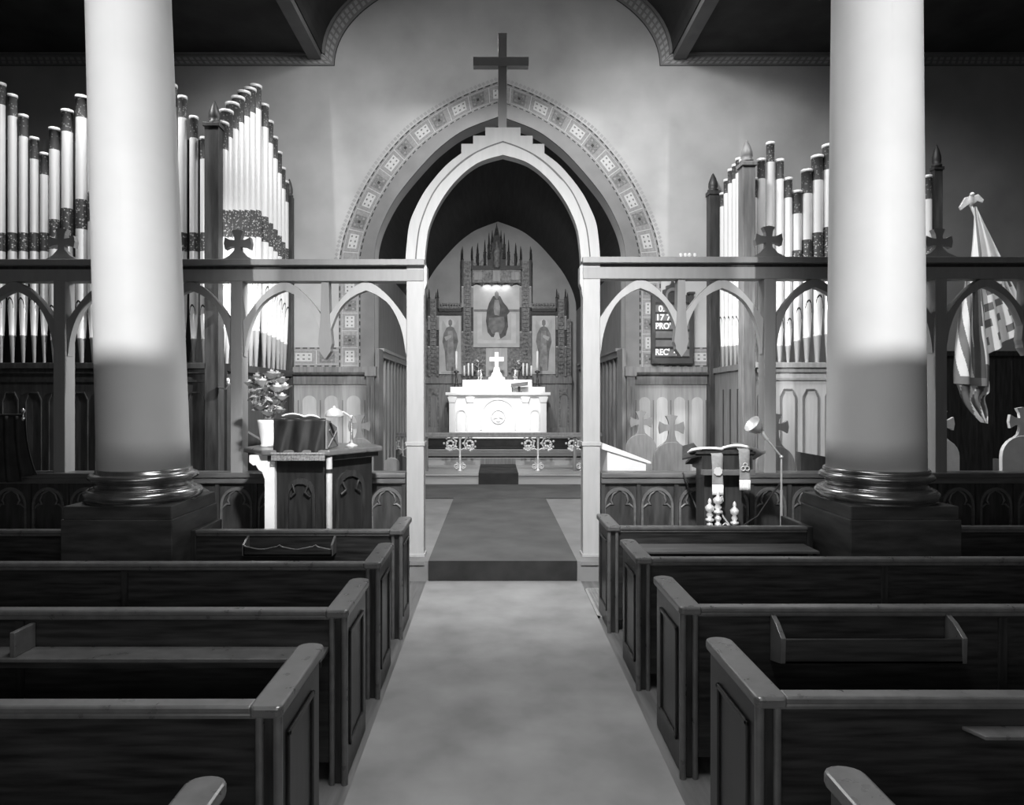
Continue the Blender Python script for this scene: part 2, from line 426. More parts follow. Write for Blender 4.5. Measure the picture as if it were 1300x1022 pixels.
# wainscot on the front wall
def arch_poly(xc, w, z0, zs, rise=1.2, n=8):
    """closed pointed-arch outline, width w, base z0, spring zs"""
    h = w/2; P = [(xc-h, z0)]
    for k in range(n+1):
        t = k/n; P.append((xc-h+h*(1-math.cos(t*PI/2))*1.0, zs + rise*w*.62*math.sin(t*PI/2)**.9))
    P2 = [(2*xc-p[0], p[1]) for p in P[::-1]]
    return P + P2[1:]
def wains(name, x0p, x1p, pal, cnt, side, label):
    d = MB(); x0, x1 = X_(x0p, YW), X_(x1p, YW)
    d.box(x0, x1, YW-.10, YW, Z_(473, YW), Z_(466, YW), 0).box(x0, x1, YW-.16, YW, Z_(476, YW), Z_(473, YW), 2)
    d.box(x0, x1, YW-.07, YW, Z_(488, YW), Z_(476, YW), 0)
    d.box(x0, x1, YW-.03, YW, .2, Z_(488, YW), 1)
    w = (x1-x0)/(cnt+.6)
    for k in range(cnt):
        xc = x0 + (k+.8)*w
        d.prism(arch_poly(xc, min(w*.62, .24), .3, Z_(511, YW), .8), YW-.045, YW-.02, 3)
    for k in range(cnt+1):
        xc = x0+(k+.3)*w; d.box(xc-.008, xc+.008, YW-.036, YW-.02, .3, Z_(508, YW), 0)
    o = struct(name, d, ['midwood', pal, 'darkwood', 'palepanel'], label=label)
    return o
wains('wainscot_left', 371, 472, 'lightwood', 3, -1, 'pale arched wainscot left of the chancel arch')
wains('wainscot_right', 800, 902, 'lightwood', 4, 1, 'pale arched wainscot right of the chancel arch')
jm = MB()
for s, (a, b, c) in ((-1, (468, 478, 497)), (1, (803, 793, 776))):
    jm.box(X_(a, YW), X_(b, YW), YW-.2, YW-.001, .2, Z_(478, YW))
    for q in (.3, .7):
        xx = lerp(X_(a, YW), X_(b, YW), q); jm.box(xx-.015, xx+.015, YW-.22, YW-.2, .3, Z_(490, YW))
    jm.box(X_(a, YW)-.02*s*-1, X_(b, YW)+.03*-s, YW-.24, YW-.001, Z_(478, YW), Z_(466, YW))
    jm.box(X_(b, YW), X_(b, YW)+.06*-s, YW-.12, YW+.3, .2, Z_(443, YW))
struct('trim_10', jm, 'midwood', label='wooden jambs at the foot of the chancel arch')
dd = MB()
dd.box(X_(1196, YW), 9.2, YW-.05, YW, .2, Z_(452, YW)).box(X_(1196, YW), 9.2, YW-.08, YW, Z_(452, YW), Z_(446, YW))
for k in range(9): dd.box(6.9+k*.28, 6.92+k*.28, YW-.065, YW-.05, .3, Z_(458, YW))
struct('wainscot_right', dd, 'darkwood', label='dark wainscot behind the flag')

# ------------------------------------------------------------------ carpets
cp = MB().box(-.68, .857, 0, 6.80, 0, .012)
tag(obj('aisle_carpet', cp, 'carpet'), 'worn grey carpet running up the centre aisle between the pews', 'carpet')
t = thing('chancel_carpet', 'grey carpet runner on the chancel floor behind the screen posts', 'carpet', (.09, 6.8, .2))
obj('runner', MB().box(-.66, .82, 6.79, 12.65, .2, .21), 'carpet2', t)
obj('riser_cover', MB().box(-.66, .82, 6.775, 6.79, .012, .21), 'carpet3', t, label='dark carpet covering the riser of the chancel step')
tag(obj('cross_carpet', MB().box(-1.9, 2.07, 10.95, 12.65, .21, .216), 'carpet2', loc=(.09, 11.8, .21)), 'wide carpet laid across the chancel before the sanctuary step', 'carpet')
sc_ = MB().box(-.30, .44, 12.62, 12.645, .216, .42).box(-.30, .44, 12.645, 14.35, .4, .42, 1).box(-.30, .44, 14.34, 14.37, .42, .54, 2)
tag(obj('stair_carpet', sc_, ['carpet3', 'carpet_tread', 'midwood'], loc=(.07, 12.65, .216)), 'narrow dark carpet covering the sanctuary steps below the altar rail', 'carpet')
rug = MB().box(-1.75, 1.92, 14.9, 15.58, .7, .712).box(-1.75, 1.92, 15.565, 15.59, .712, .86).box(-1.75, 1.92, 15.565, 15.95, .852, .866)
tag(obj('altar_rug', rug, 'carpet3', loc=(.08, 15.5, .7)), 'dark patterned rug on the step directly in front of the white altar', 'rug')
gr = thing('floor_grille', 'lattice heating grille in the floor beside the front right pew', 'grille', (1.0, 6.0, 0))
g = MB()
for k in range(14): g.box(.88+k*.028, .886+k*.028, 5.7, 6.5, .006, .012)
for k in range(27): g.box(.88, 1.25, 5.7+k*.03, 5.706+k*.03, .006, .012)
obj('lattice', g, 'steel', gr); M['steel2'] = mat('worn_grille', .4, .5, metal=.3)
bpy.data.objects['lattice'].data.materials[0] = M['steel2']
obj('frame', MB().box(.86, .88, 5.68, 6.52, 0, .014).box(1.25, 1.27, 5.68, 6.52, 0, .014).box(.86, 1.27, 5.68, 5.7, 0, .014).box(.86, 1.27, 6.5, 6.52, 0, .014), 'steel2', gr)
obj('duct', MB().box(.88, 1.25, 5.7, 6.5, .001, .004), 'iron', gr)

# ------------------------------------------------------------------ columns
def column(cx, cy, r0, r1, lean, label):
    t = thing('column', label, 'column', (cx, cy, 0))
    prof = []
    z0 = 1.29
    for k in range(25):
        z = lerp(z0, 7.0, k/24); q = min(1, (z-z0)/3.7)
        prof.append((lerp(r0, r1, q), z))
    mb = MB().lathe(prof, (cx, cy, 0), 48)
    mb.v = [(x + lean*(z-z0)/3.65, y, z) for x, y, z in mb.v]
    obj('shaft', mb, 'column', t)
    s = 7.0
    dx = lean*(s-z0)/3.65
    obj('capital', MB().lathe([(r1, 6.85), (r1+.05, 6.9), (r1+.05, 6.95), (r1+.02, 6.98), (r1+.14, 7.15), (r1+.14, 7.28)], (cx+dx, cy, 0), 40), 'column', t)
    b = [(.395,1.057)]
    for k in range(9): a = -PI/2+PI*k/8; b.append((.37+.055*math.cos(a)*.9, 1.105+.045*math.sin(a)))
    b += [(.375,1.155),(.35,1.165),(.338,1.185),(.345,1.205),(.365,1.212)]
    for k in range(7): a = -PI/2+PI*k/6; b.append((.362+.028*math.cos(a), 1.238+.024*math.sin(a)))
    b += [(.355,1.266),(r0+.012,1.272),(r0+.012,1.29),(r0,1.30)]
    sc = 1.0 if r0 < .34 else 1.03
    obj('base_molding', MB().lathe([(r*sc, z) for r, z in b], (cx, cy, 0), 56), 'base', t)
    pl = obj('plinth', MB().box(cx-.40, cx+.40, cy-.40, cy+.40, 0, .962), 'plinth', t, bevel=.006)
    obj('plinth_slab', MB().box(cx-.388, cx+.388, cy-.388, cy+.388, .962, 1.057), 'plinth', t, bevel=.005)
column(-2.716, 5.29, .327, .300, -.122, 'tall white round column on a dark plinth left of the aisle')
column(2.953, 5.29, .347, .313, .006, 'tall white round column on a dark plinth right of the aisle')

# ------------------------------------------------------------------ pews
PH = .838
def pew(side, xa, Y, L, label, rack=None, rackspan=None, far=True):
    """side -1/1, xa = X of aisle face of end panel, Y = rear face of the back, L = length"""
    t = thing('pew', label, 'pew', (xa, Y, 0), 'dark wooden pews either side of the aisle')
    s = side; h = PH; D = .53
    def x(v): return xa + s*v
    ep = MB().box(x(0), x(.065), Y, Y+D, 0, h-.04)
    e = obj('end_panel', ep, 'pew_end', t, bevel=.008)
    fr = MB()
    for (a, b, c, d) in ((.09, .11, .14, .70), (.40, .42, .14, .70), (.09, .42, .68, .70), (.09, .42, .14, .16)):
        fr.box(x(-.012), x(0), Y+a, Y+b, c, d)
    obj('panel_molding', fr, 'pew_end', e, bevel=.004)
    bd = MB().tube([(x(.0), Y-.004, .0), (x(.0), Y-.004, h-.04)], .016, n=10)
    bd.tube([(x(.06), Y-.004, .0), (x(.06), Y-.004, h-.04)], .014, n=10)
    obj('corner_bead', bd, 'pew_cap', e)
    # end cap, rounded at the front end
    w0, w1 = x(-.022), x(.088); c = (w0+w1)/2; hw = abs(w1-w0)/2
    P = [(c-hw, Y-.02), (c-hw*.8, Y-.035), (c+hw*.8, Y-.035), (c+hw, Y-.02)]
    P += [(c+hw*math.cos(a), Y+D-.02+hw*.8*math.sin(a)) for a in [PI*k/8 for k in range(9)]]
    obj('end_cap', MB().prism_z(P, h-.04, h), 'pew_cap', t, bevel=.01)
    obj('back', MB().box(x(.065), x(L), Y+.005, Y+.035, .10, h-.05), 'pew', t)
    rl = MB().box(x(.085), x(L), Y-.014, Y+.05, h-.034, h-.006).box(x(.065), x(L), Y-.004, Y+.04, h-.055, h-.034)
    obj('top_rail', rl, 'pew_cap', t, bevel=.008)
    obj('seat', MB().box(x(.065), x(L), Y+.04, Y+.46, .42, .45), 'pew', t, bevel=.006)
    obj('seat_apron', MB().box(x(.065), x(L), Y+.40, Y+.42, .1, .42), 'pew', t)
    obj('end_panel', MB().box(x(L), x(L+.05), Y, Y+D-.03, 0, h-.01), 'pew_end', t, bevel=.008)
    if L > 3:
        obj('back_joint', MB().box(x(1.53), x(1.57), Y-.004, Y+.005, .12, h-.06), 'pew_end', t)
    if rack == 'ledge':
        a, b = rackspan
        k = obj('book_ledge', MB().box(a, b, Y-.15, Y+.005, .635, .655), 'pew_cap', t, bevel=.004)
        obj('ledge_front', MB().box(a, b, Y-.155, Y-.14, .615, .64), 'pew', k)
        if s < 0: obj('divider', MB().box(-2.215, -2.19, Y-.14, Y+.004, .655, .77), 'pew_cap', k, bevel=.004)
    if rack == 'shelf':
        a, b = rackspan
        obj('book_shelf', MB().prism_z([(a, Y+.004), (a+.03, Y-.07), (b, Y-.07), (b, Y+.004)], .712, .726), 'pew_cap', t, bevel=.003)
    if rack == 'box':
        a, b = rackspan
        k = obj('book_box', MB().box(a, b, Y-.12, Y-.105, .60, .715).box(a, b, Y-.12, Y+.004, .60, .615), 'pew', t, bevel=.003)
        for xx in (a, b):
            obj('box_end', MB().prism_x([(Y+.004, .57), (Y-.12, .60), (Y-.125, .72), (Y-.06, .77), (Y+.004, .80)], xx-.012, xx+.012), 'pew_cap', k, bevel=.003)
    if rack == 'wavy':
        a, b = rackspan
        P = [(a, .66)]
        for q in range(33):
            u = q/32; P.append((lerp(a, b, u), .705 + .02*abs(math.cos(u*PI*2.5))**2 + (.012 if q % 13 == 0 else 0)))
        P += [(b, .66)]
        k = obj('book_rack', MB().prism(P, Y-.11, Y-.095).box(a, b, Y-.11, Y+.004, .655, .67), 'pew', t)
        edge = MB().tube([(p[0], Y-.103, p[1]) for p in P[1:-1]], .007, n=6)
        obj('rack_edge', edge, 'pew_cap', k)
        for xx in (a, b):
            obj('rack_end', MB().prism_x([(Y+.004, .66), (Y-.11, .66), (Y-.11, .74), (Y-.05, .77), (Y+.004, .79)], xx-.008, xx+.008), 'pew_cap', k)
    return t
pew(-1, -.715, 5.19, 1.56, 'short front pew left of the aisle with a wavy edged book rack', 'wavy', (X_(310, 5.1), X_(422, 5.1)))
pew(-1, -.715, 4.17, 5.9, 'second pew from the front left of the aisle, plain back')
pew(-1, -.715, 3.25, 5.9, 'third pew from the front on the left with a long book ledge', 'ledge', (-6.5, -.79))
pew(-1, -.715, 2.25, 5.9, 'fourth pew from the front on the left, nearest full back')
pew(-1, -.725, 1.27, 5.9, 'nearest left pew, only its rounded end cap in view at the bottom edge')
pew(1, .895, 5.33, 1.55, 'short front pew right of the aisle before the right column', None)
pew(1, .905, 4.29, 5.7, 'second pew from the front right of the aisle, plain back')
pew(1, .91, 3.30, 5.7, 'third pew from the front on the right with a book box on its back', 'box', (X_(992, 3.2), X_(1221, 3.2)))
pew(1, .90, 2.32, 5.7, 'fourth pew from the front on the right, nearest full back', 'shelf', (X_(1240, 2.25), 4.0))
pew(1, .91, 1.32, 5.7, 'nearest right pew, only its rounded end cap in view at the bottom edge')
pew(-1, -3.2, 5.19, 3.2, 'pew in the side aisle beyond the left column plinth')
pew(1, 3.46, 5.33, 3.0, 'pew in the side aisle beyond the right column plinth')
# kneeling bench / ledge on rear of right front pew
r1 = [o for o in bpy.data.objects if o.get('label', '').startswith('short front pew right')][0]
obj('book_ledge', MB().box(X_(806, 5.2), 2.42, 5.07, 5.335, .675, .695), 'parapet_cap', r1, bevel=.004)

# ------------------------------------------------------------------ chancel screen
YS = 7.0
def S(x, y): return (X_(x, YS), Z_(y, YS))
scr = thing('chancel_screen', 'painted open wooden screen with pointed arches and tall central cross across the chancel', 'screen', (CXX, YS, .2))
def s_post(x0, x1, ytop, zb, band=False):
    a, b = X_(x0, YS), X_(x1, YS)
    p = MB().box(a, b, YS, YS+.17, zb, Z_(ytop, YS))
    o = obj('post', p, 'screen' if 500 < x0 < 770 else 'screen_dimmed', scr, bevel=.006)
    return o
for (x0, x1, zb) in ((516, 538, .2), (740, 762, .2)):
    o = s_post(x0, x1, 334, zb)
    obj('post_collar', MB().box(X_(x0, YS)-.01, X_(x1, YS)+.01, YS-.012, YS+.18, Z_(566, YS), Z_(561, YS)), 'screen', o, bevel=.004)
    s = 1 if x0 < 600 else -1
    xi = X_(x1 if s > 0 else x0, YS)
    obj('corbel', MB().prism([(xi, Z_(334, YS)), (xi+s*.03, Z_(338, YS)), (xi+s*.03, Z_(360, YS)), (xi+s*.012, Z_(366, YS)), (xi, Z_(378, YS))], YS+.01, YS+.16), 'screen', o)
    obj('foot', MB().box(X_(x0, YS)-.012, X_(x1, YS)+.012, YS-.012, YS+.18, .2, .23), 'screen', o, bevel=.004)
for xc in (-150, 75, 300, 978, 1195, 1412): s_post(xc-7.5, xc+7.5, 345, 1.06)
for (x0, x1, dy) in ((-260, 538, 0), (740, 1560, -3)):
    a, b = X_(x0, YS), X_(x1, YS); dz = -dy*YS/F
    bmm = MB().box(a, b, YS-.01, YS+.16, Z_(357, YS)+dz, Z_(342, YS)+dz)
    bo = obj('beam', bmm, 'screen_dimmed', scr, bevel=.005)
    obj('cornice', MB().box(a-.01 if x0 > 600 else a, b if x0 > 600 else b+.01, YS-.07, YS+.2, Z_(338, YS)+dz, Z_(330.5, YS)+dz), 'screen_dimmed', bo, bevel=.005)
    obj('fillet_shade', MB().box(a, b, YS+.01, YS+.14, Z_(342, YS)+dz, Z_(338, YS)+dz), 'darkwood', bo)  # dark colour stands for the shadow line between the two boards
# lesser arches
innH = smooth_curve([(0,368),(14,374.5),(28,386.5),(38,405),(44.5,427),(48,452)], 4)
outH = smooth_curve([(0,356),(12,362),(25.5,374),(36,387),(43,397.5),(49,407)], 4)
def half_arch(mb, xa, dirn, span, dy):
    k = span/49.
    A = resample([(xa+dirn*p[0]*k, p[1]+dy) for p in outH], 18); B = resample([(xa+dirn*p[0]*k, p[1]+dy) for p in innH], 18)
    mb.ring([S(*p) for p in A], [S(*p) for p in B], YS+.03, YS+.12)
segs = [(516, 412, 307.5, 0), (292.5, 187, 82.5, 0), (67.5, -38, -142, 0), (762, 866, 970.5, -3), (985.5, 1088, 1187.5, -4), (1202.5, 1308, 1404, -5)]
for e0, pd, e1, dy in segs:
    for a, b in ((e0, pd), (pd, e1)):
        m_ = MB(); xm = (a+b)/2; sp = abs(a-b)/2
        half_arch(m_, xm, 1, sp, dy); half_arch(m_, xm, -1, sp, dy)
        ao = obj('arch', m_, 'screen_dimmed' if pd not in (412, 866) else 'screen', scr)
    pm = MB().prism([S(pd-4.5, 352+dy), S(pd+4.5, 352+dy), S(pd+6, 405+dy), S(pd+9, 436+dy), S(pd+7, 442+dy), S(pd+7, 446+dy), S(pd, 456+dy), S(pd-7, 446+dy), S(pd-7, 442+dy), S(pd-9, 436+dy), S(pd-6, 405+dy)], YS+.02, YS+.13)
    obj('pendant', pm, 'screen_dimmed', scr)
# great arch: outer order with stepped top, inner order in front
oL = smooth_curve([(514.5,332),(515,318),(519,284),(528,261),(541,238),(564.5,209.7),(585.5,193)], 5)
mL = smooth_curve([(527,332),(528,316),(533,284),(548,247),(568,221),(592,200),(616,187),(638.5,179)], 5)
iL = smooth_curve([(539,332),(540.5,314),(545,287),(559.7,255),(582,226),(608,206),(638.5,196.5)], 5)
mir = lambda P: [(1277-x, y) for x, y in P]
ao = MB(); ai = MB()
for P, Q, tgt, y0, y1 in ((mL, iL, ai, YS, YS+.13),):
    A = resample(P, 40); B = resample(Q, 40)
    tgt.ring([S(*p) for p in A], [S(*p) for p in B], y0, y1); tgt.ring([S(*p) for p in mir(A)], [S(*p) for p in mir(B)], y0, y1)
steps = [(585.5,193),(585.5,181),(600.5,181),(600.5,170.5),(616,170.5),(616,160)]
full = oL + steps[1:]
# outer order as closed polygon
mLs = resample(mL, 30)
polyO = [S(*p) for p in full] + [S(*p) for p in mir(full)[::-1]] + [S(*p) for p in mir(mLs)] + [S(*p) for p in mLs[::-1][1:]]
ao.prism(polyO, YS+.035, YS+.17)
g_ = obj('great_arch', ao, 'screen', scr, label='stepped pale arch over the chancel entrance')
obj('arch_order', ai, 'screen', g_)
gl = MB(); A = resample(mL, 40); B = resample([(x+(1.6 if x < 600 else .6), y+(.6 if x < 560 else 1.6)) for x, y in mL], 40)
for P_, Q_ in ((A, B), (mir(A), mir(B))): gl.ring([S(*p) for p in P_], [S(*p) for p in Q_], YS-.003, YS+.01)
obj('groove_shade', gl, 'stall_dark', g_, label='thin dark strip standing for the groove shadow along the pale arch')  # dark strip laid on for the shade of the groove
cr = MB().box(X_(632.5, YS), X_(643.5, YS), YS+.06, YS+.14, Z_(161, YS), Z_(37.5, YS))
M['crosspaint'] = mat('painted_cross', .26, .5, amt=.1)
co = obj('cross', cr, 'crosspaint', scr, bevel=.004, label='tall plain cross on top of the stepped arch')
obj('cross_arm', MB().box(X_(600.5, YS), X_(671.5, YS), YS+.055, YS+.145, Z_(80, YS), Z_(68.5, YS)), 'crosspaint', co, bevel=.004)
def maltese(xc, zc, a, w, W, base=None):
    """flared cross outline; base=(halfwidth, z) makes the lower arm a flared stem"""
    P = []
    def arm(dx, dz):
        px, pz = -dz, dx
        pts = []
        for (l, h) in ((w*1.0, w*.9), (a*.6, w*1.1), (a*.96, W)): pts.append((dx*l+px*-h, dz*l+pz*-h))
        pts.append((dx*a*1.05, dz*a*1.05))
        for (l, h) in ((a*.96, W), (a*.6, w*1.1), (w*1.0, w*.9)): pts.append((dx*l+px*h, dz*l+pz*h))
        return pts
    P += arm(1, 0); P += arm(0, 1); P += arm(-1, 0)
    if base:
        hw, zb = base; d = zc - zb
        pts = [(-w*.9, -w), (-w*1.0, -d*.4), (-hw*.45, -d*.7), (-hw, -d), (hw, -d), (hw*.45, -d*.7), (w*1.0, -d*.4), (w*.9, -w)]
        P += pts
    else: P += arm(0, -1)
    return [(xc+p[0], zc+p[1]) for p in P]
for xc, yc, yb in ((75, 306, 331), (300, 308, 331), (978, 303, 327), (1195, 306, 326), (-150, 308, 331), (1412, 306, 326)):
    obj('cross_finial', MB().prism(maltese(X_(xc, YS), Z_(yc, YS), .135, .035, .062, (.2, Z_(yb, YS))), YS+.03, YS+.10), 'screen_dimmed', scr)

# ------------------------------------------------------------------ parapets under the screen
def tracery(mb, xc, w, z0, z1, y, m):
    """blind arch with trefoil cusps in relief"""
    o = arch_poly(xc, w, z0, z1-w*.62*1.0, 1.0); i = arch_poly(xc, w*.86, z0, z1-w*.62*1.0, .98)
    n = 40; A = resample(o, n); B = resample(i, n)
    mb.ring(A, B, y-.02, y+.01, m)
    zs = z1-w*.5
    for s in (-1, 1):
        mb.tube([(xc+s*w*.44, y, zs-w*.15), (xc+s*w*.3, y-.008, zs-w*.02), (xc+s*w*.2, y-.008, zs-w*.04), (xc+s*w*.27, y-.008, zs+w*.09), (xc+s*w*.2, y-.008, zs+w*.28), (xc, y, zs+w*.42)], .011, m, n=6)
def parapet(x0, x1, n, label, capm='parapet_cap'):
    t = thing('parapet', label, 'parapet', ((x0+x1)/2, YS, .2))
    zt = 1.065
    obj('panel', MB().box(x0, x1, YS+.02, YS+.12, .2, zt-.05), 'parapet', t)
    obj('cap_rail', MB().box(x0, x1, YS-.05, YS+.19, zt-.05, zt).box(x0, x1, YS-.03, YS+.17, zt-.11, zt-.05), capm, t, bevel=.01)
    w = (x1-x0)/n
    for k in range(n):
        m_ = MB(); tracery(m_, x0+(k+.5)*w, w*.86, .25, zt-.15, YS+.02, 0)
        obj('tracery', m_, 'parapet_cap', t)
    for k in range(n+1):
        xx = min(max(x0+k*w, x0+.02), x1-.02)
        obj('stile', MB().box(xx-.02, xx+.02, YS-.008, YS+.02, .2, zt-.11), 'parapet', t)
    return t
parapet(X_(-250, YS), X_(515, YS), 16, 'carved wooden parapet left of the chancel entrance, behind the pulpit')
parapet(X_(763, YS), X_(1480, YS), 15, 'carved wooden parapet right of the chancel entrance, behind the lectern')

# ------------------------------------------------------------------ organs
def pipe_mesh(x, y, zb, zt, r, zf, cap, bnd, fd=(0, -1)):
    """open flue pipe: zb foot, zf mouth, zt top, cap band length, bnd=(z0,z1), fd = facing"""
    zr = lerp(zb, zf, .5)
    b0, b1 = bnd
    prof = [(r*.32, 0), (r*.66, zr-zb-.012), (r*.74, zr-zb-.01), (r*.74, zr-zb+.012), (r*.68, zr-zb+.014), (r*.97, zf-zb-.01), (r, zf-zb+.03), (r, b0-zb), (r, b1-zb), (r, zt-cap-zb), (r, zt-.035-zb), (r*1.12, zt-.03-zb), (r*1.12, zt-zb), (r*.9, zt-zb)]
    mt = [0, 0, 0, 0, 0, 0, 0, 1, 0, 2, 0, 0, 0]
    mb = MB().lathe(prof, (x, y, zb), 16, mats=mt)
    # mouth: flat dark patch, its colour stands for shade inside the opening
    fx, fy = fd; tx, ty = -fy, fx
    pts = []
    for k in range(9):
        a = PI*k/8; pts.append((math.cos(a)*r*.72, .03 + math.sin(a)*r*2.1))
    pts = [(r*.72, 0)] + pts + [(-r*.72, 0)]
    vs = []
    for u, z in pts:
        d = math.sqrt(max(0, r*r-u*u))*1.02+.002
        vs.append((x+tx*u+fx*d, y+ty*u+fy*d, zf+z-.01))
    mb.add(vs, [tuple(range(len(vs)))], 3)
    return mb
def acorn(mb, x, y, z, r, m=0):
    mb.lathe([(r*1.1, 0), (r*1.15, .03), (r*.8, .04), (r, .08), (r*.95, .14), (r*.6, .22), (r*.15, .29), (0, .30)], (x, y, z), 14, m)
    return mb
def org_panel(t, x0, x1, y, zt, n, pm, cm):
    obj('lower_panel', MB().box(x0, x1, y, y+.06, .2, zt), pm, t)
    rail = obj('impost_rail', MB().box(x0, x1, y-.06, y+.3, zt, zt+.07).box(x0, x1, y-.03, y+.1, zt-.06, zt), cm, t, bevel=.006)
    w = (x1-x0)/n
    for k in range(n):
        o = arch_poly(x0+(k+.5)*w, w*.70, .35, zt-.36, .8); i = arch_poly(x0+(k+.5)*w, w*.63, .35, zt-.365, .8)
        obj('blind_arch', MB().ring(resample(o, 30), resample(i, 30), y-.018, y+.01), cm, t)
    obj('panel_rail', MB().box(x0, x1, y-.02, y, zt-.16, zt-.13), cm, t)

# left organ
YL = 8.2
og = thing('pipe_organ', 'pipe organ on the left with dark case, tall pale front pipes and a side rank', 'organ', (-4.7, YL, .2))
zb = 2.25
org_panel(og, X_(-60, YL), X_(264, YL), YL, zb-.07, 11, 'darkwood', 'darkwood')
FL = [(-22,95),(-8,100),(7,115),(21,141),(35,170),(48,190),(61,158),(77.5,135),(96,117),(112,102),(130,90),(146,80),(163,75),(180,80),(196,90),(211,102),(226,117),(240.5,143),(254,170)]
for x, yt in FL:
    px_w = 4.9 + (190-yt)*.006 + ((.9 + (170-yt)*.014) if 55 < x < 215 else 0)
    r = px_w*YL/F
    big = 55 < x < 215
    yb1 = 296-(190-yt)*.62 if big else 293; yb0 = yb1+38 if big else 317
    zf = Z_(404-(190-yt)*.1, YL) if big else Z_(389 if x < 60 else 398, YL)
    obj('pipe', pipe_mesh(X_(x, YL), YL+.12, zb, Z_(yt, YL), r, zf, .27, (Z_(yb0, YL), Z_(yb1, YL))), ['pipe', 'pipe_band', 'pipe_cap', 'pipe_mouth'], og)
xr = -3.32
RL = [(8.34,156),(8.48,141),(8.68,131.6),(8.87,124),(9.08,117),(9.30,113),(9.52,109),(9.86,133),(10.07,154),(10.28,174),(10.48,193),(10.66,213),(10.82,230)]
for k, (y, yt) in enumerate(RL):
    i = min(k, 6)
    yb1, yb0 = (268, 302) if k < 7 else (268+(k-6)*8, 302+(k-6)*6)
    zf = Z_(372 if k < 7 else 372+(k-6)*5, y)
    obj('pipe', pipe_mesh(xr-.02, y, zb, Z_(yt, y), .078 if k < 7 else .066, zf, .34, (Z_(yb0, y), Z_(yb1, y)), (.96, -.28)), ['pipe', 'pipe_band', 'pipe_cap', 'pipe_mouth'], og)
obj('side_rail', MB().box(xr-.15, xr+.10, YL+.15, 10.9, zb-.09, zb), 'darkwood', og)
obj('side_panel', MB().box(xr-.02, xr+.04, YL+.15, 10.9, .2, zb-.09), 'darkwood', og)
px = X_(271, YL)
p1 = obj('case_post', MB().box(px-.085, px+.085, YL-.06, YL+.12, .2, Z_(158, YL)).box(px-.1, px+.1, YL-.08, YL+.14, Z_(163, YL), Z_(158, YL)), 'darkwood', og, bevel=.005)
obj('acorn_finial', acorn(MB(), px, YL+.03, Z_(158, YL), .07), 'darkwood', p1)
p2 = obj('case_post', MB().box(xr-.03, xr+.09, 10.86, 10.98, .2, Z_(250, 10.9)), 'darkwood', og, bevel=.005)
obj('acorn_finial', acorn(MB(), xr+.03, 10.92, Z_(250, 10.9), .055), 'darkwood', p2)
obj('back_case', MB().box(X_(-60, YL), -3.5, YL+.7, YL+.76, .2, 5.2), 'darkwood', og)

# right organ
YR = 8.9
og2 = thing('pipe_organ', 'pipe organ on the right with pale wooden case and white pipes, behind the right column', 'organ', (4.6, YR, .2))
zb = 2.29
xL, xR = X_(957, YR), X_(1186, YR)
org_panel(og2, xL, X_(1100, YR), YR, zb-.07, 5, 'palepanel', 'lightwood')
for o in og2.children:
    if o.name.startswith('blind_arch'): o.data.materials[0] = M['midwood']
obj('lower_panel', MB().box(X_(1100, YR), xR, YR, YR+.06, .2, zb), 'darkwood', og2)
FR = [(960.5,222.5),(971,198),(982.6,176.6),(994.6,198.6),(1005.5,222.5),(1017,239),(1029.5,212),(1043,194),(1057.5,180),(1073,165),(1089,155),(1105,150),(1121,155),(1136,168),(1150,185),(1164,205),(1177.5,223)]
for k, (x, yt) in enumerate(FR):
    small = k < 5
    r = .93*(5.4 if small else 6.2 + min(1.8, (239-yt)*.03)) * YR/F
    if k == 16: r = 5.0*YR/F
    yb1 = 335 if small else max(270, 316-(239-yt)*.5)
    yb0 = yb1+10 if small else yb1+38
    zf = Z_(415, YR) if small else Z_(403-(239-yt)*.3, YR)
    cap = (26 if small else 30+(239-yt)*.05)*YR/F
    obj('pipe', pipe_mesh(X_(x, YR), YR+(.12 if k < 16 else 0), zb, Z_(yt, YR), r, zf, cap, (Z_(yb0, YR), Z_(yb1, YR))), ['pipe', 'pipe_band', 'pipe_cap', 'pipe_mouth'], og2)
RR = [(9.15,232),(9.35,206),(9.55,203),(9.75,201),(9.95,209),(10.2,215),(10.45,228),(10.7,245)]
for y, yt in RR:
    xx = lerp(3.36, 3.55, (y-8.9)/2.05)+.06
    obj('pipe', pipe_mesh(xx, y, zb, Z_(yt, y), .05, Z_(412, y), .22, (Z_(345, y), Z_(330, y)), (-.96, -.28)), ['pipe', 'pipe_band', 'pipe_cap', 'pipe_mouth'], og2)
obj('side_panel', MB().prism_z([(3.34, 9.05), (3.50, 10.9), (3.56, 10.9), (3.42, 9.05)], .2, zb-.08), 'midwood', og2)
obj('side_rail', MB().prism_z([(3.31, 9.02), (3.47, 10.9), (3.66, 10.9), (3.5, 9.02)], zb-.08, zb), 'midwood', og2)
gm = MB()
for y in (9.45, 9.85, 10.25):
    xx = lerp(3.34, 3.5, (y-9.05)/1.85); gm.box(xx-.012, xx+.01, y-.02, y+.02, .5, 1.95)
obj('side_slats', gm, 'darkwood', og2)
px = X_(949, YR)
p1 = obj('case_post', MB().box(px-.08, px+.08, YR-.06, YR+.12, .2, Z_(206, YR)).box(px-.1, px+.1, YR-.08, YR+.14, Z_(212, YR), Z_(207, YR)), 'lightwood', og2, bevel=.005)
bpy.data.objects[p1.name].data.materials[0] = M['midwood']
obj('acorn_finial', acorn(MB(), px, YR+.03, Z_(206, YR), .075, 0), 'midwood', p1)
px = X_(906, 10.85)
p2 = obj('case_post', MB().box(px-.08, px+.08, 10.8, 10.96, .2, Z_(243, 10.85)).box(px-.095, px+.095, 10.78, 10.97, Z_(248, 10.85), Z_(243, 10.85)), 'darkwood', og2, bevel=.005)
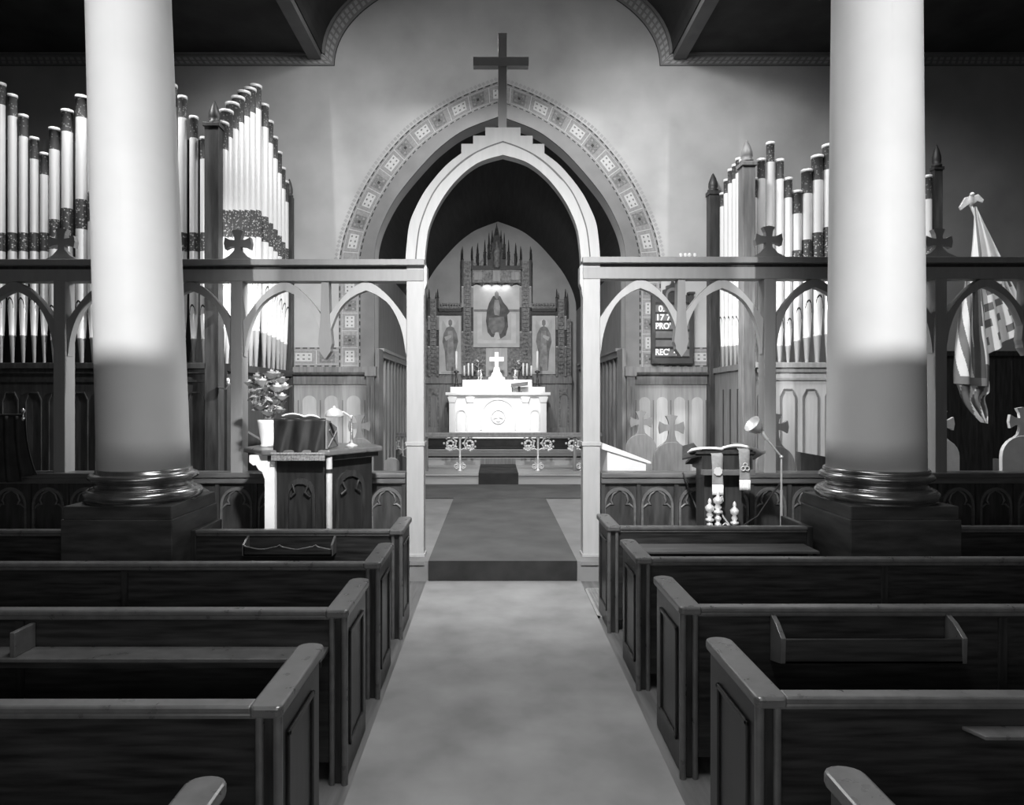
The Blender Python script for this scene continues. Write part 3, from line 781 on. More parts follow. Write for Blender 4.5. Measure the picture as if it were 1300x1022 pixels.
obj('acorn_finial', acorn(MB(), px, 10.88, Z_(243, 10.85), .075), 'darkwood', p2)
px = X_(1190, YR)
p3 = obj('case_post', MB().box(px-.05, px+.06, YR-.02, YR+.05, .2, Z_(212, YR)).box(px-.065, px+.075, YR-.035, YR+.065, Z_(216, YR), Z_(212, YR)), 'darkwood', og2, bevel=.005)
obj('acorn_finial', acorn(MB(), px, YR+.015, Z_(212, YR), .055), 'darkwood', p3)

# ------------------------------------------------------------------ hymn board
YH = 10.9
hb = thing('hymn_board', 'dark hymn board with white letters on the wall right of the arch', 'sign', (X_(854, YH), YH, Z_(462, YH)))
def H(x, y): return (X_(x, YH), Z_(y, YH))
x0, x1 = X_(829, YH), X_(880, YH)
obj('back_board', MB().box(X_(831, YH), X_(878, YH), YH, YH+.06, Z_(460, YH), Z_(384, YH)), 'board', hb)
for a, b, top in ((827, 831.5, 372), (874.5, 880, 374)):
    o = obj('side_post', MB().box(X_(a, YH), X_(b, YH), YH-.04, YH+.06, Z_(462, YH), Z_(top, YH)), 'board', hb, bevel=.004)
    obj('post_cap', MB().box(X_(a-1.5, YH), X_(b+1.5, YH), YH-.055, YH+.07, Z_(top, YH), Z_(top-3, YH)), 'board', o, bevel=.004)
gb = [H(831, 384), H(831, 376), H(842, 374), H(842, 368), H(846, 367), H(846, 363), H(850, 362), H(853, 358), H(854, 351), H(855, 358), H(858, 362), H(862, 363), H(862, 367), H(866, 368), H(866, 374), H(877, 376), H(877, 384)]
gm = obj('gable', MB().prism(gb, YH-.02, YH+.05), 'board', hb)
ga = arch_poly(X_(854, YH), .24, Z_(381, YH), Z_(376, YH), .9)
obj('gable_arch', MB().ring(resample(ga, 24), resample(arch_poly(X_(854, YH), .18, Z_(381, YH), Z_(377, YH), .85), 24), YH-.035, YH-.01), 'slat', gm)
for yy in (397.5, 408.5, 419.5, 430.5, 441.5, 453.5):
    obj('slat', MB().box(X_(831.5, YH), X_(874.5, YH), YH-.015, YH, Z_(yy-1.5, YH), Z_(yy-10, YH)), 'slat', hb)
    obj('slat_rail', MB().box(X_(831.5, YH), X_(874.5, YH), YH-.03, YH, Z_(yy, YH), Z_(yy-1.5, YH)), 'board', hb)
obj('bottom_rail', MB().box(X_(828, YH), X_(879, YH), YH-.05, YH+.05, Z_(462, YH), Z_(455, YH)), 'board', hb, bevel=.004)
def text(s, xpx, ypx, hpx, Yd, parent, name='lettering', wscale=1.0, m='letter'):
    cu = bpy.data.curves.new('t', 'FONT'); cu.body = s; cu.size = hpx*Yd/F/.7; cu.extrude = .003; cu.offset = .004
    o = bpy.data.objects.new('t', cu); COL.objects.link(o)
    dg = bpy.context.evaluated_depsgraph_get(); dg.update()
    me = bpy.data.meshes.new_from_object(o.evaluated_get(dg))
    bpy.data.objects.remove(o); bpy.data.curves.remove(cu)
    me.transform(Matrix.Scale(wscale, 4, (1, 0, 0))); me.transform(Matrix.Rotation(PI/2, 4, 'X'))
    me.transform(Matrix.Translation(Vector((X_(xpx, Yd), Yd, Z_(ypx, Yd))) - ORG[parent.name]))
    me.materials.clear(); me.materials.append(M[m])
    n = bpy.data.objects.new(name, me); COL.objects.link(n); n.parent = parent; return n
YT = YH-.02
text('0.', 836, 395.5, 7.5, YT, hb); text('3', 858, 395.5, 7.5, YT, hb)
text('17 7', 832.5, 406.5, 7.5, YT, hb); text('1', 859, 406.5, 7.5, YT, hb)
text("PRO'", 832, 417.5, 7.5, YT, hb, wscale=.86)
text("REC'", 831.7, 450.5, 7.5, YT, hb, wscale=.86); text('4', 855.5, 450.5, 8, YT, hb)

# ------------------------------------------------------------------ choir stalls with cross-topped ends
def stall(xp, Yd, yc, ybell, hw, mat_, label, length=.9, cross=True, m2='stall_dark'):
    xc = X_(xp, Yd)
    t = thing('choir_stall', label, 'choir stall', (xc, Yd, .2), 'choir stall ends behind the parapet')
    zt = Z_(ybell, Yd)
    P = [(xc-hw, .2)] + [(xc - hw*math.cos(PI*k/12), zt-hw*.95+hw*.95*math.sin(PI*k/12)) for k in range(13)] + [(xc+hw, .2)]
    e = obj('end_panel', MB().prism(P, Yd, Yd+.05), mat_, t, bevel=.005)
    if cross:
        zc = Z_(yc, Yd); obj('cross_finial', MB().prism(maltese(xc, zc, .15, .04, .075, (.13, zt-.05)), Yd+.005, Yd+.045), mat_, e)
    obj('seat', MB().box(xc-hw*.9, xc+hw*.9, Yd+.05, Yd+length, .6, .64), m2, t)
    obj('back', MB().box(xc+hw*.7, xc+hw*.85, Yd+.05, Yd+length, .2, 1.1), m2, t)
    return t
stall(814, 9.5, 536, 551, .215, 'stall', 'choir stall end nearest the chancel arch on the right, bell shaped with a flared cross')
stall(853, 8.3, 543, 561, .225, 'stall', 'choir stall end behind the white reading desk, pale cross on rounded shoulders')
stall(985, 8.0, 542, 566, .225, 'stall', 'grey choir stall end with cross beside the right screen post, behind the floor lamp', .7)
stall(1195, 7.7, 538, 557, .21, 'stall_lit', 'choir stall end coloured bright as if lit, with cross behind the screen post under the flag', .7)
stall(1300, 7.5, 535, 553, .24, 'stall_lit', 'choir stall end coloured bright as if lit, with cross at the right edge of the photo', .7)
stall(456, 9.5, 541, 556, .2, 'stall', 'choir stall end with cross on the left, just behind the pulpit lamp')
stall(497, 8.6, 0, 581, .1, 'stall', 'low rounded stall end without a cross, left of the entrance post', .4, False)
stall(511, 9.1, 0, 579, .12, 'stall', 'low rounded stall end, second, half hidden by the entrance post', .4, False)
# desks behind the parapet
dk = thing('reading_desk', 'white slanted reading desk behind the parapet right of the entrance', 'desk', (1.45, 7.5, .2))
yd = 7.55
obj('desk_box', MB().prism([(X_(771, yd), .9), (X_(771, yd), Z_(569, yd)), (X_(820, yd), Z_(587, yd)), (X_(820, yd), .9)], yd, yd+.5), 'white', dk)
obj('slope', MB().prism([(X_(763, yd), Z_(562, yd)), (X_(826, yd), Z_(586, yd)), (X_(826, yd), Z_(589.5, yd)), (X_(763, yd), Z_(570, yd))], yd-.03, yd+.55), 'white', dk, bevel=.006)
obj('desk_leg', MB().box(X_(780, yd), X_(812, yd), yd+.1, yd+.4, .2, .9), 'darkwood', dk)
mb_ = MB().prism([(X_(1018, 7.4), .9), (X_(1016, 7.4), Z_(574, 7.4)), (X_(1066, 7.4), Z_(583, 7.4)), (X_(1066, 7.4), .9)], 7.4, 7.5)
tag(obj('music_desk', mb_.box(X_(1020, 7.4), X_(1062, 7.4), 7.42, 7.48, .2, .9), 'stall_dark', loc=(3.5, 7.4, .2)), 'dark slanted book board behind the parapet left of the right column', 'desk')
mb_ = MB().prism([(X_(310, 7.5), 1.0), (X_(310, 7.5), Z_(547, 7.5)), (X_(342, 7.5), Z_(566, 7.5)), (X_(342, 7.5), 1.0)], 7.5, 7.6)
tag(obj('music_desk', mb_.box(X_(313, 7.5), X_(340, 7.5), 7.52, 7.58, .2, 1.0), 'stall_dark', loc=(-2.6, 7.5, .2)), 'dark slanted book board behind the flower vase on the left', 'desk')

# ------------------------------------------------------------------ pulpit on the left
pu = thing('pulpit', 'dark polygonal wooden pulpit with arched panels left of the chancel entrance', 'pulpit', (-1.65, 6.4, 0))
top = [(-2.32, 6.30), (-2.03, 5.93), (-1.44, 5.93), (-1.06, 6.45), (-1.25, 6.85), (-2.25, 6.85)]
body = [(-2.12, 6.38), (-1.93, 6.05), (-1.51, 6.05), (-1.17, 6.50), (-1.3, 6.80), (-2.1, 6.80)]
obj('body', MB().prism_z(body, 0, 1.31), 'pulpitwood', pu, bevel=.006)
tp = obj('ledge', MB().prism_z(top, 1.33, 1.38), 'pew_cap', pu, bevel=.012)
obj('ledge_mold', MB().prism_z([(lerp(a[0], b[0], .6), lerp(a[1], b[1], .6)) for a, b in zip(body, top)], 1.28, 1.33), 'darkwood', tp, bevel=.006)
def face_arch(pa, pb, name):
    pa = Vector((pa[0], pa[1])); pb = Vector((pb[0], pb[1])); L_ = (pb-pa).length; d = (pb-pa)/L_; n = Vector((d.y, -d.x))
    m_ = MB(); o = resample(arch_poly(L_/2, L_*.62, .3, .98, .9), 30); i = resample(arch_poly(L_/2, L_*.5, .3, .96, .9), 30)
    m_.ring(o, i, -.025, .005)
    for s in (-1, 1): m_.tube([(L_/2+s*L_*.2, -.02, .96), (L_/2+s*L_*.1, -.03, 1.0), (L_/2+s*L_*.17, -.02, 1.07)], .012, n=6)
    m_.v = [(pa.x+d.x*u - n.x*v*-1*-1, pa.y+d.y*u - n.y*v*-1*-1, z) for u, v, z in m_.v]
    obj('arched_panel', m_, 'pew_end', pu)
face_arch(body[1], body[2], 'a'); face_arch(body[2], body[3], 'b'); face_arch(body[0], body[1], 'c')
cpst = obj('corner_post', MB().tube([(-1.455, 5.99, 0), (-1.455, 5.99, 1.32)], .028, n=10), 'whitepaint', pu, label='pale corner post of the pulpit with a dark ring')
M['palepost'] = mat('worn_pale_post', .42, .4, amt=.3, scale=5, stretch=(3, 3, .6)); cpst.data.materials[0] = M['palepost']
obj('post_ring', MB().tube([(-1.455, 5.99, 1.18), (-1.455, 5.99, 1.21)], .034, n=10), 'iron', cpst)
bx0, bx1 = X_(337.5, 6.02), X_(350, 6.02)
br = MB().prism([(bx0, .0), (bx1, .0), (bx1, 1.33), (X_(318, 6.02), 1.33), (X_(318, 6.02), 1.27), (X_(323, 6.02), 1.24), (X_(326, 6.02), 1.245), (X_(330, 6.02), 1.20), (X_(334, 6.02), 1.185), (bx0, 1.12)], 5.99, 6.05)
obj('bracket', br, 'whitepaint', pu, label='white scrolled bracket under the left of the ledge')
# book stand with drape
bs = thing('book_stand', 'dark velvet draped book stand on the pulpit ledge', 'book stand', (-1.7, 6.1, 1.38))
bsx0, bsx1 = X_(348, 5.98), X_(414, 5.98)
obj('stand', MB().prism_x([(6.02, 1.38), (6.0, 1.645), (6.36, 1.53), (6.40, 1.38)], bsx0+.02, bsx1-.01), 'darkwood', bs)
def drape(u, v):
    x = lerp(bsx0, bsx1, u); z = lerp(1.655, 1.34, v)
    return (x + .006*math.sin(v*3+u*9), 5.965 - .03*v + .010*math.sin(u*19+v*2)*(.3+v), z)
dr = obj('drape', MB().grid(drape, 44, 12), 'draped', bs, solid=.008)
sb = obj('side_board', MB().prism_x([(5.99, 1.385), (5.985, 1.645), (6.36, 1.56), (6.42, 1.385)], bsx1-.008, bsx1+.008), 'midwood', bs)
obj('strap', MB().tube([(bsx1+.012, 6.06, 1.62), (bsx1+.012, 6.2, 1.52)], .014, n=6), 'iron', sb)
obj('side_cross', MB().tube([(bsx1+.01, 6.02, 1.40), (bsx1+.01, 6.34, 1.53)], .008, n=6).tube([(bsx1+.01, 6.36, 1.40), (bsx1+.01, 6.05, 1.55)], .008, n=6), 'stall', sb)
fr = MB().box(bsx0-.01, bsx1+.005, 5.915, 5.935, 1.345, 1.36)
for k in range(70):
    xx = lerp(bsx0-.008, bsx1+.003, (k+.5)/70); fr.tube([(xx, 5.925, 1.352), (xx+random.uniform(-.002, .002), 5.922, 1.29)], .0032, n=5)
obj('fringe', fr, 'fringe', dr)
pg = MB().grid(lambda u, v: (lerp(X_(361, 6.1), X_(387, 6.1), u), lerp(6.03, 6.24, v), 1.668-.05*v+.028*math.sin(u*PI*.8+.3)), 8, 4)
pg.grid(lambda u, v: (lerp(X_(388, 6.1), X_(406, 6.1), u), lerp(6.03, 6.24, v), 1.668-.05*v+.014*math.sin(u*PI)), 8, 4)
tag(obj('open_book', pg, 'paper', loc=(-1.65, 6.15, 1.66), solid=.012), 'white open book lying on the draped book stand of the pulpit', 'book')
# vase and flowers
vx, vy = X_(340, 6.35), 6.35
vs_ = MB().lathe([(.065, 0), (.068, .01), (.06, .03), (.078, .12), (.09, .22), (.093, .25), (.085, .25), (.08, .2)], (vx, vy, 1.38), 24)
tag(obj('vase', vs_, 'ceramic', loc=(vx, vy, 1.38)), 'white tapered vase standing on the left of the pulpit ledge', 'vase')
bq = thing('flower_bouquet', 'bouquet of pale flowers and leaves in the white vase on the pulpit', 'flowers', (vx, vy, 1.6))
FLW = [(317,486,5.5),(352,492,8),(346,497,7),(333,484,8),(345,475,8),(357,481,7),(330,497,8),(338,492,7),(326,478,6),(362,490,6),(336,512,7),(349,508,7),(341,523,7),(330,516,6),(355,520,6),(340,483,6),(352,475,6),(324,505,6),(358,503,6)]
def rose(c, r, seed):
    rn = random.Random(seed); m_ = MB()
    for ringn, (n, rr, tilt) in enumerate(((5, .95, .9), (5, .7, .5), (3, .4, .15))):
        for k in range(n):
            a = 2*PI*k/n + ringn*.5 + rn.random()*.3
            def fn(u, v, a=a, rr=rr, tilt=tilt):
                w = (u-.5)*1.5; q = v
                rad = rr*r*(.25+.75*q*tilt+.15*q)
                return (c[0]+rad*math.cos(a+w), c[1]+rad*math.sin(a+w)*.9, c[2]-r*.5+q*r*1.0*(1.1-tilt*.6)+.03*r*math.sin(u*7))
            m_.grid(fn, 5, 3)
    return m_
stems = MB(); 
for k, (x, y, r) in enumerate(FLW):
    yy = vy + random.Random(k).uniform(-.1, .08); c = (X_(x, yy), yy, Z_(y, yy)); rr = 1.45*r*yy/F
    obj('flower', rose(c, rr, k), 'flower' if k in (0, 1, 2, 12, 3) or k % 3 == 0 else 'flower2', bq)
    stems.tube([(vx, vy, 1.5), (lerp(vx, c[0], .5)+.01, lerp(vy, c[1], .5), lerp(1.6, c[2], .6)), (c[0], c[1], c[2]-rr*.4)], .004, n=5)
obj('stem', stems, 'leaf', bq)
lf = MB(); rn = random.Random(3)
for k in range(320):
    a = rn.uniform(0, 2*PI); ph = rn.uniform(-.9, 1.3); R = rn.uniform(.09, .185)
    c = Vector((vx+R*math.cos(a)*math.cos(ph)*.95, vy+R*math.sin(a)*math.cos(ph)*.8, Z_(500, vy)+R*1.15*math.sin(ph)))
    d = Vector((rn.uniform(-1, 1), rn.uniform(-1, 1), rn.uniform(-.6, 1))).normalized(); e = d.cross(Vector((rn.uniform(-1, 1), .3, rn.uniform(-1, 1)))).normalized()
    l = rn.uniform(.025, .05); w = l*.35
    lf.add([c-d*l, c+e*w, c+d*l, c-e*w], [(0, 1, 2, 3)], rn.choice((0, 0, 1)))
o = obj('foliage', lf, ['leaf', 'flower2'], bq); o['kind'] = 'stuff'
# pulpit lamp
yl = 6.38; lx = X_(446.5, yl)
pl = thing('desk_lamp', 'small metal reading lamp with dome shade on the pulpit ledge', 'lamp', (lx, yl, 1.38))
obj('base', MB().lathe([(.055, 0), (.055, .012), (.03, .022), (.014, .03), (.012, .035)], (lx, yl, 1.38), 20), 'steel', pl)
obj('stem', MB().lathe([(.009, .03), (.015, .08), (.013, .16), (.008, .2), (.008, .27), (.013, .285), (.004, .295)], (lx, yl, 1.38), 12), 'brass', pl)
zs = Z_(531, yl)
obj('arm', MB().tube([(lx, yl, zs), (lx-.03, yl-.01, zs+.03), (lx-.07, yl-.03, zs+.06), (lx-.13, yl-.05, zs+.065)], .009, n=8), 'steel', pl)
sh = MB().lathe([(.085, 0), (.083, .02), (.068, .055), (.03, .08), (.014, .085), (.014, .1), (0, .105)], (lx-.15, yl-.05, Z_(529, yl)), 24)
obj('shade', sh, 'steel', pl, label='polished dome lamp shade')

# ------------------------------------------------------------------ lectern on the right
le = thing('lectern', 'dark wooden lectern desk on ornate brass uprights right of the entrance', 'lectern', (2.08, 6.3, 0))
yl = 6.2
lx0, lx1 = X_(891.5, yl), X_(955.5, yl)
obj('front_board', MB().box(lx0, lx1, yl, yl+.03, Z_(597, yl), Z_(571, yl)), 'darkwood', le)
obj('book_lip', MB().box(lx0-.005, lx1+.01, yl-.04, yl+.03, Z_(603, yl), Z_(596, yl)), 'parapet_cap', le, bevel=.004)
for q in (lx0, lx1-.03): obj('desk_side', MB().prism_x([(yl+.03, Z_(597, yl)), (yl+.03, Z_(576, yl)), (yl+.32, Z_(588, yl)), (yl+.32, Z_(597, yl))], q, q+.03), 'darkwood', le)
obj('desk_top', MB().prism_x([(yl-.02, Z_(576, yl)), (yl+.34, Z_(576, yl)-.13), (yl+.34, Z_(576, yl)-.11), (yl-.02, Z_(576, yl)+.02)], lx0-.06, lx1+.02), 'darkwood', le)
obj('wing', MB().add([(X_(866, yl), yl, Z_(583, yl)), (X_(893, yl), yl, Z_(578, yl)), (X_(893, yl), yl+.3, Z_(566, yl)), (X_(878, yl), yl+.3, Z_(570, yl))], [(0, 1, 2, 3)]), 'darkwood', le, solid=.015)
obj('brace_board', MB().box(lx0+.05, lx1-.05, yl+.1, yl+.36, .3, Z_(597, yl)), 'darkwood', le)
def turned(xp, ytop, r):
    x = X_(xp, yl-.05); zt = Z_(ytop, yl-.05); p = [(r*1.6, 0), (r*1.6, .04), (r*.8, .07)]
    z = .12
    while z < zt-.24:
        p += [(r*.65, z), (r*1.1, z+.012), (r*1.1, z+.03), (r*.65, z+.04)]; z += .055
    p += [(r*.7, zt-.215), (r*1.6, zt-.205), (r*1.6, zt-.19), (r*.7, zt-.18), (r*1.3, zt-.155), (r*.7, zt-.13), (r*1.5, zt-.115), (r*1.7, zt-.085), (r*1.2, zt-.07), (r*.5, zt-.055), (r*.75, zt-.035), (r*.5, zt-.015), (0, zt)]
    return MB().lathe(p, (x, yl-.05, 0), 14)
for xp, yt, r in ((901, 632, .024), (911.5, 622, .026), (932.5, 636, .023)):
    obj('brass_upright', turned(xp, yt, r), 'gilt', le, label='pale turned brass upright')
y2 = yl-.05
obj('scroll', MB().tube([(X_(915, y2), y2, Z_(648, y2)), (X_(918, y2), y2, Z_(656, y2)), (X_(924, y2), y2, Z_(664, y2)), (X_(928, y2), y2, Z_(671, y2)), (X_(930, y2), y2, Z_(690, y2)), (X_(932, y2), y2, 0.0)], .008, n=8)
    .tube([(X_(916, y2), y2, Z_(672, y2)), (X_(918, y2), y2, Z_(666, y2)), (X_(921, y2), y2, Z_(664, y2)), (X_(925, y2), y2, Z_(668, y2))], .006, n=8)
    .tube([(X_(911, y2), y2, Z_(634, y2)), (X_(917, y2), y2, Z_(630, y2)), (X_(918, y2), y2, Z_(636, y2)), (X_(913, y2), y2, Z_(640, y2))], .007, n=8), 'gilt', le)
def stole(x0, x1, yt, ye, yf, label, emb):
    yy = yl-.03
    t = thing('bookmark_ribbon', label, 'ribbon', ((X_(x0, yy)+X_(x1, yy))/2, yy, Z_(ye, yy)))
    sl = lambda v: (x1-x0)*.02
    obj('band', MB().grid(lambda u, v: (lerp(X_(x0, yy), X_(x1, yy), u) + .008*v, (yl+.13 - .16*min(1, v*6)) - .012 + .006*math.sin(v*8+u*3) if v < .167 else yl-.045+.006*math.sin(v*7+u*3), lerp(Z_(yt, yy), Z_(yf, yy), v)), 6, 24), 'greycloth', t, solid=.005)
    obj('fringe', MB().grid(lambda u, v: (lerp(X_(x0, yy), X_(x1, yy), u)+.008, yl-.047+.003*math.sin(u*60), lerp(Z_(yf, yy), Z_(ye, yy), v)), 40, 3), 'white', t, solid=.005)
    cx_ = (X_(x0, yy)+X_(x1, yy))/2+.006; zc = Z_(emb[0], yy); e = MB()
    if emb[1] == 'disc':
        e.prism([(cx_+.042*math.cos(2*PI*k/16)*(1 if k % 2 else .85), zc+.042*math.sin(2*PI*k/16)*(1 if k % 2 else .85)) for k in range(16)], yl-.062, yl-.056)
    else:
        for k in range(3):
            a = PI/2+2*PI*k/3; c2 = (cx_+.022*math.cos(a), zc+.022*math.sin(a))
            e.tube([(c2[0]+.018*math.cos(2*PI*j/12), yl-.06, c2[1]+.018*math.sin(2*PI*j/12)) for j in range(12)], .005, n=5, close=True)
    obj('emblem', e, 'emblem', t)
stole(902.5, 916.5, 569, 628, 615, 'longer grey bookmark ribbon with disc emblem hanging from the lectern, left one', (598, 'disc'))
stole(937, 950.5, 564, 622, 609, 'shorter grey bookmark ribbon with ringed emblem hanging from the lectern, right one', (593, 'rings'))
ob = MB()
ob.grid(lambda u, v: (lerp(X_(877, yl), X_(917, yl), u), lerp(yl-.02, yl+.26, v), lerp(Z_(570.5, yl), Z_(569.5, yl), u)+.012*math.sin(u*PI)-.09*v), 12, 4)
ob.grid(lambda u, v: (lerp(X_(917, yl), X_(971, yl), u), lerp(yl-.02, yl+.26, v), Z_(571.5, yl)+.055*math.sin(min(1, u*1.0+.12)*PI)**.8*(1-.2*u)-.012*u-.09*v), 16, 4)
tag(obj('open_book', ob, 'paper', loc=(X_(917, yl), yl+.2, Z_(571, yl)), solid=.02), 'large open book with curved white pages on the lectern', 'book')
# floor lamp
y3 = 6.0; lx = X_(992, y3)
fl = thing('floor_lamp', 'slim metal reading lamp on a tall pole beside the lectern', 'lamp', (lx, y3, 0))
obj('base', MB().lathe([(.13, 0), (.13, .015), (.05, .03), (.014, .05)], (lx, y3, 0), 24), 'steel', fl)
obj('pole', MB().tube([(lx, y3, .04), (lx, y3, Z_(583, y3))], .009, n=10).tube([(lx, y3, .04), (lx, y3, Z_(622, y3))], .012, n=10), 'steel', fl)
obj('joint', MB().ball((lx, y3, Z_(580, y3)), .017), 'steel', fl)
ex, ez = X_(969, y3), Z_(553, y3)
obj('arm', MB().tube([(lx, y3, Z_(580, y3)), (ex, y3-.02, ez)], .009, n=8).tube([(ex+.03, y3-.015, ez-.035), (ex-.03, y3-.02, ez+.045)], .018, n=10), 'steel', fl)
sh = MB().lathe([(.0, -.03), (.03, -.028), (.05, -.005), (.066, .03), (.078, .075), (.08, .08), (.074, .076), (.06, .03)], (0, 0, 0), 24)
rot = Matrix.Rotation(math.radians(-52), 3, 'Y') @ Matrix.Rotation(math.radians(12), 3, 'X')
sh.v = [tuple(rot @ Vector(v) + Vector((ex-.055, y3-.02, ez+.06))) for v in sh.v]
obj('shade', sh, 'steel', fl, label='polished cup lamp shade')
c1 = MB().tube([(X_(867, 6.9), 6.9, Z_(600, 6.9)), (X_(875, 6.85), 6.85, Z_(622, 6.85)), (X_(884, 6.7), 6.7, Z_(645, 6.7)), (X_(895, 6.5), 6.5, Z_(660, 6.5)), (X_(905, 6.3), 6.3, .12), (X_(905, 6.3), 6.28, .01)], .008, n=6)
tag(obj('cable', c1, 'cable', loc=(X_(890, 6.7), 6.7, 0)), 'dark cable hanging down the parapet left of the lectern', 'cable')
c1 = MB().tube([(lx+.01, 6.02, Z_(612, 6)), (X_(980, 6.1), 6.1, Z_(628, 6.1)), (X_(962, 6.2), 6.2, Z_(655, 6.2)), (X_(940, 6.25), 6.25, Z_(669, 6.25)), (X_(925, 6.3), 6.3, .3), (X_(920, 6.3), 6.3, .01)], .007, n=6)
tag(obj('cable', c1, 'cable', loc=(X_(960, 6.2), 6.2, 0)), 'dark cable drooping from the floor lamp pole to the lectern foot', 'cable')

# ------------------------------------------------------------------ flag
yf = 8.5
fg = thing('flag', 'striped national flag hanging in folds on a slanted pole at the right', 'flag', (X_(1240, yf), yf, Z_(540, yf)))
pa = Vector((X_(1233, yf), yf, Z_(262, yf))); pb = Vector((X_(1294, yf), yf-.1, Z_(415, yf))); pc = pa + (pb-pa)*2.35
obj('pole', MB().tube([pa, pb, pc], .017, n=10), 'whitepaint', fg)
ea = MB().ball((pa.x, yf, pa.z+.04), .035).tube([(pa.x, yf, pa.z), (pa.x-.01, yf, pa.z+.06), (pa.x-.01, yf-.02, pa.z+.13)], [.02, .045, .025], n=8)
ea.ball((pa.x-.01, yf-.03, pa.z+.14), .028)
e_ = obj('eagle_finial', ea, 'gilt', fg, label='pale spread eagle on the flag pole')
for s in (-1, 1):
    w = MB().prism([(pa.x+s*.02-.01, pa.z+.12), (pa.x+s*.08, pa.z+.15 if s > 0 else pa.z+.11), (pa.x+s*.15, pa.z+.08 if s > 0 else pa.z-.01), (pa.x+s*.13, pa.z+.04 if s > 0 else pa.z-.05), (pa.x+s*.07, pa.z+.06 if s > 0 else pa.z+.0), (pa.x+s*.02-.01, pa.z+.02)], yf-.015, yf+.015)
    obj('wing', w, 'gilt', e_, bevel=.004)
def fpt(x, y, d=0): return Vector((X_(x, yf), yf+d, Z_(y, yf)))
def coons(L, R, folds, dep):
    Ls = smooth_curve(L, 6); Rs = smooth_curve(R, 6); Ls = resample(Ls, 60); Rs = resample(Rs, 60)
    def fn(u, v):
        k = v*59; i = min(int(k), 58); t = k-i
        a = Vector(Ls[i]).lerp(Vector(Ls[i+1]), t); b = Vector(Rs[i]).lerp(Vector(Rs[i+1]), t); p = a.lerp(b, u)
        return fpt(p.x, p.y, -.05 + dep*math.sin(u*folds*2*PI + v*1.5)*(.25+v*.75) - .06*v)
    return fn
def stripes(u, v): return 0
# upper gathered part
obj('upper_folds', MB().grid(coons([(1234,264),(1231,300),(1227,345)], [(1236,264),(1249,298),(1266,345)], 2.5, .05), 24, 24, mfn=lambda u, v: 1 if (.16 < u < .24 or .30 < u < .34) else 0), ['flag_white', 'flag_dark'], fg)
# right checker-like folded part: stripes broken by folds
def mck(u, v):
    row = int(v*11); c = (u*3.2+.15*row) % 1
    return 1 if (row % 2 == 1 and c < .55) else 0
obj('striped_fold', MB().grid(coons([(1234,338),(1240,368),(1244,405),(1250,450)], [(1266,338),(1278,358),(1287,385),(1294,414)], 2.5, .05), 96, 90, mfn=mck), ['flag_white', 'flag_dark'], fg)
# left hanging part with long diagonal stripes
def mdi(u, v):
    if u > .74 and v > .5: return 0 if v < .82 else 1
    w = u*1.0 - (v-.3)*.55
    if v > .93: return 1
    k = (w*3.4+.25) % 1
    return 2 if .58 < u < .8 else (1 if k < .5 else 0)
obj('hanging_fold', MB().grid(coons([(1225,340),(1217,380),(1211,420),(1207,465),(1207,487)], [(1240,340),(1244,380),(1247,420),(1252,455),(1252,492)], 2, .06), 90, 120, mfn=mdi), ['flag_white', 'flag_dark', 'flag_blue'], fg)
def mti(u, v): return 0 if (.15 < (u*2.2+v*1.2) % 1 < .55) else 1
obj('bottom_fold', MB().grid(coons([(1207,478),(1212,493),(1218,510),(1230,526),(1240,536)], [(1252,482),(1251,497),(1244,505),(1245,522),(1243,537)], 2.5, .04), 26, 26, mfn=mti), ['flag_white', 'flag_dark'], fg)

# ------------------------------------------------------------------ curtain at the left edge
yc = 6.75
cu = thing('curtain', 'dark velvet curtain on a brass knobbed rail at the left edge', 'curtain', (X_(18, yc), yc, .65))
def cfn(u, v):
    x = lerp(-14, lerp(33, 50, v**2), u); z = lerp(528, 612-10*u*(u > .6), v)
    return (X_(x, yc), yc + .035*math.sin(u*22+v*1.5)*(.4+.6*v), Z_(z, yc))
obj('cloth', MB().grid(cfn, 60, 14), 'darkcloth', cu, solid=.006)
rl = obj('rail', MB().tube([(X_(-60, yc), yc, Z_(527, yc)), (X_(29, yc), yc, Z_(527, yc))], .013, n=10), 'iron', cu)
obj('knob', MB().lathe([(.006, -.07), (.016, -.055), (.018, -.04), (.008, -.02), (.008, .01), (.02, .03), (.02, .045), (.0, .06)], (X_(29.5, yc), yc, Z_(526, yc)), 12), 'brass', rl)
sx = X_(288, YL-.1)
ws = thing('wall_sconce', 'small brass bracket on the dark organ post left of the bouquet', 'sconce', (sx, YL-.08, Z_(490, YL)))
obj('bracket', MB().tube([(X_(280, YL), YL-.06, Z_(492, YL)), (sx, YL-.12, Z_(494, YL)), (sx+.03, YL-.14, Z_(489, YL))], .01, n=8), 'brass', ws)
obj('cup', MB().lathe([(.01, 0), (.03, .03), (.02, .04), (.02, .09)], (sx+.03, YL-.14, Z_(490, YL)), 12), 'brass', ws)

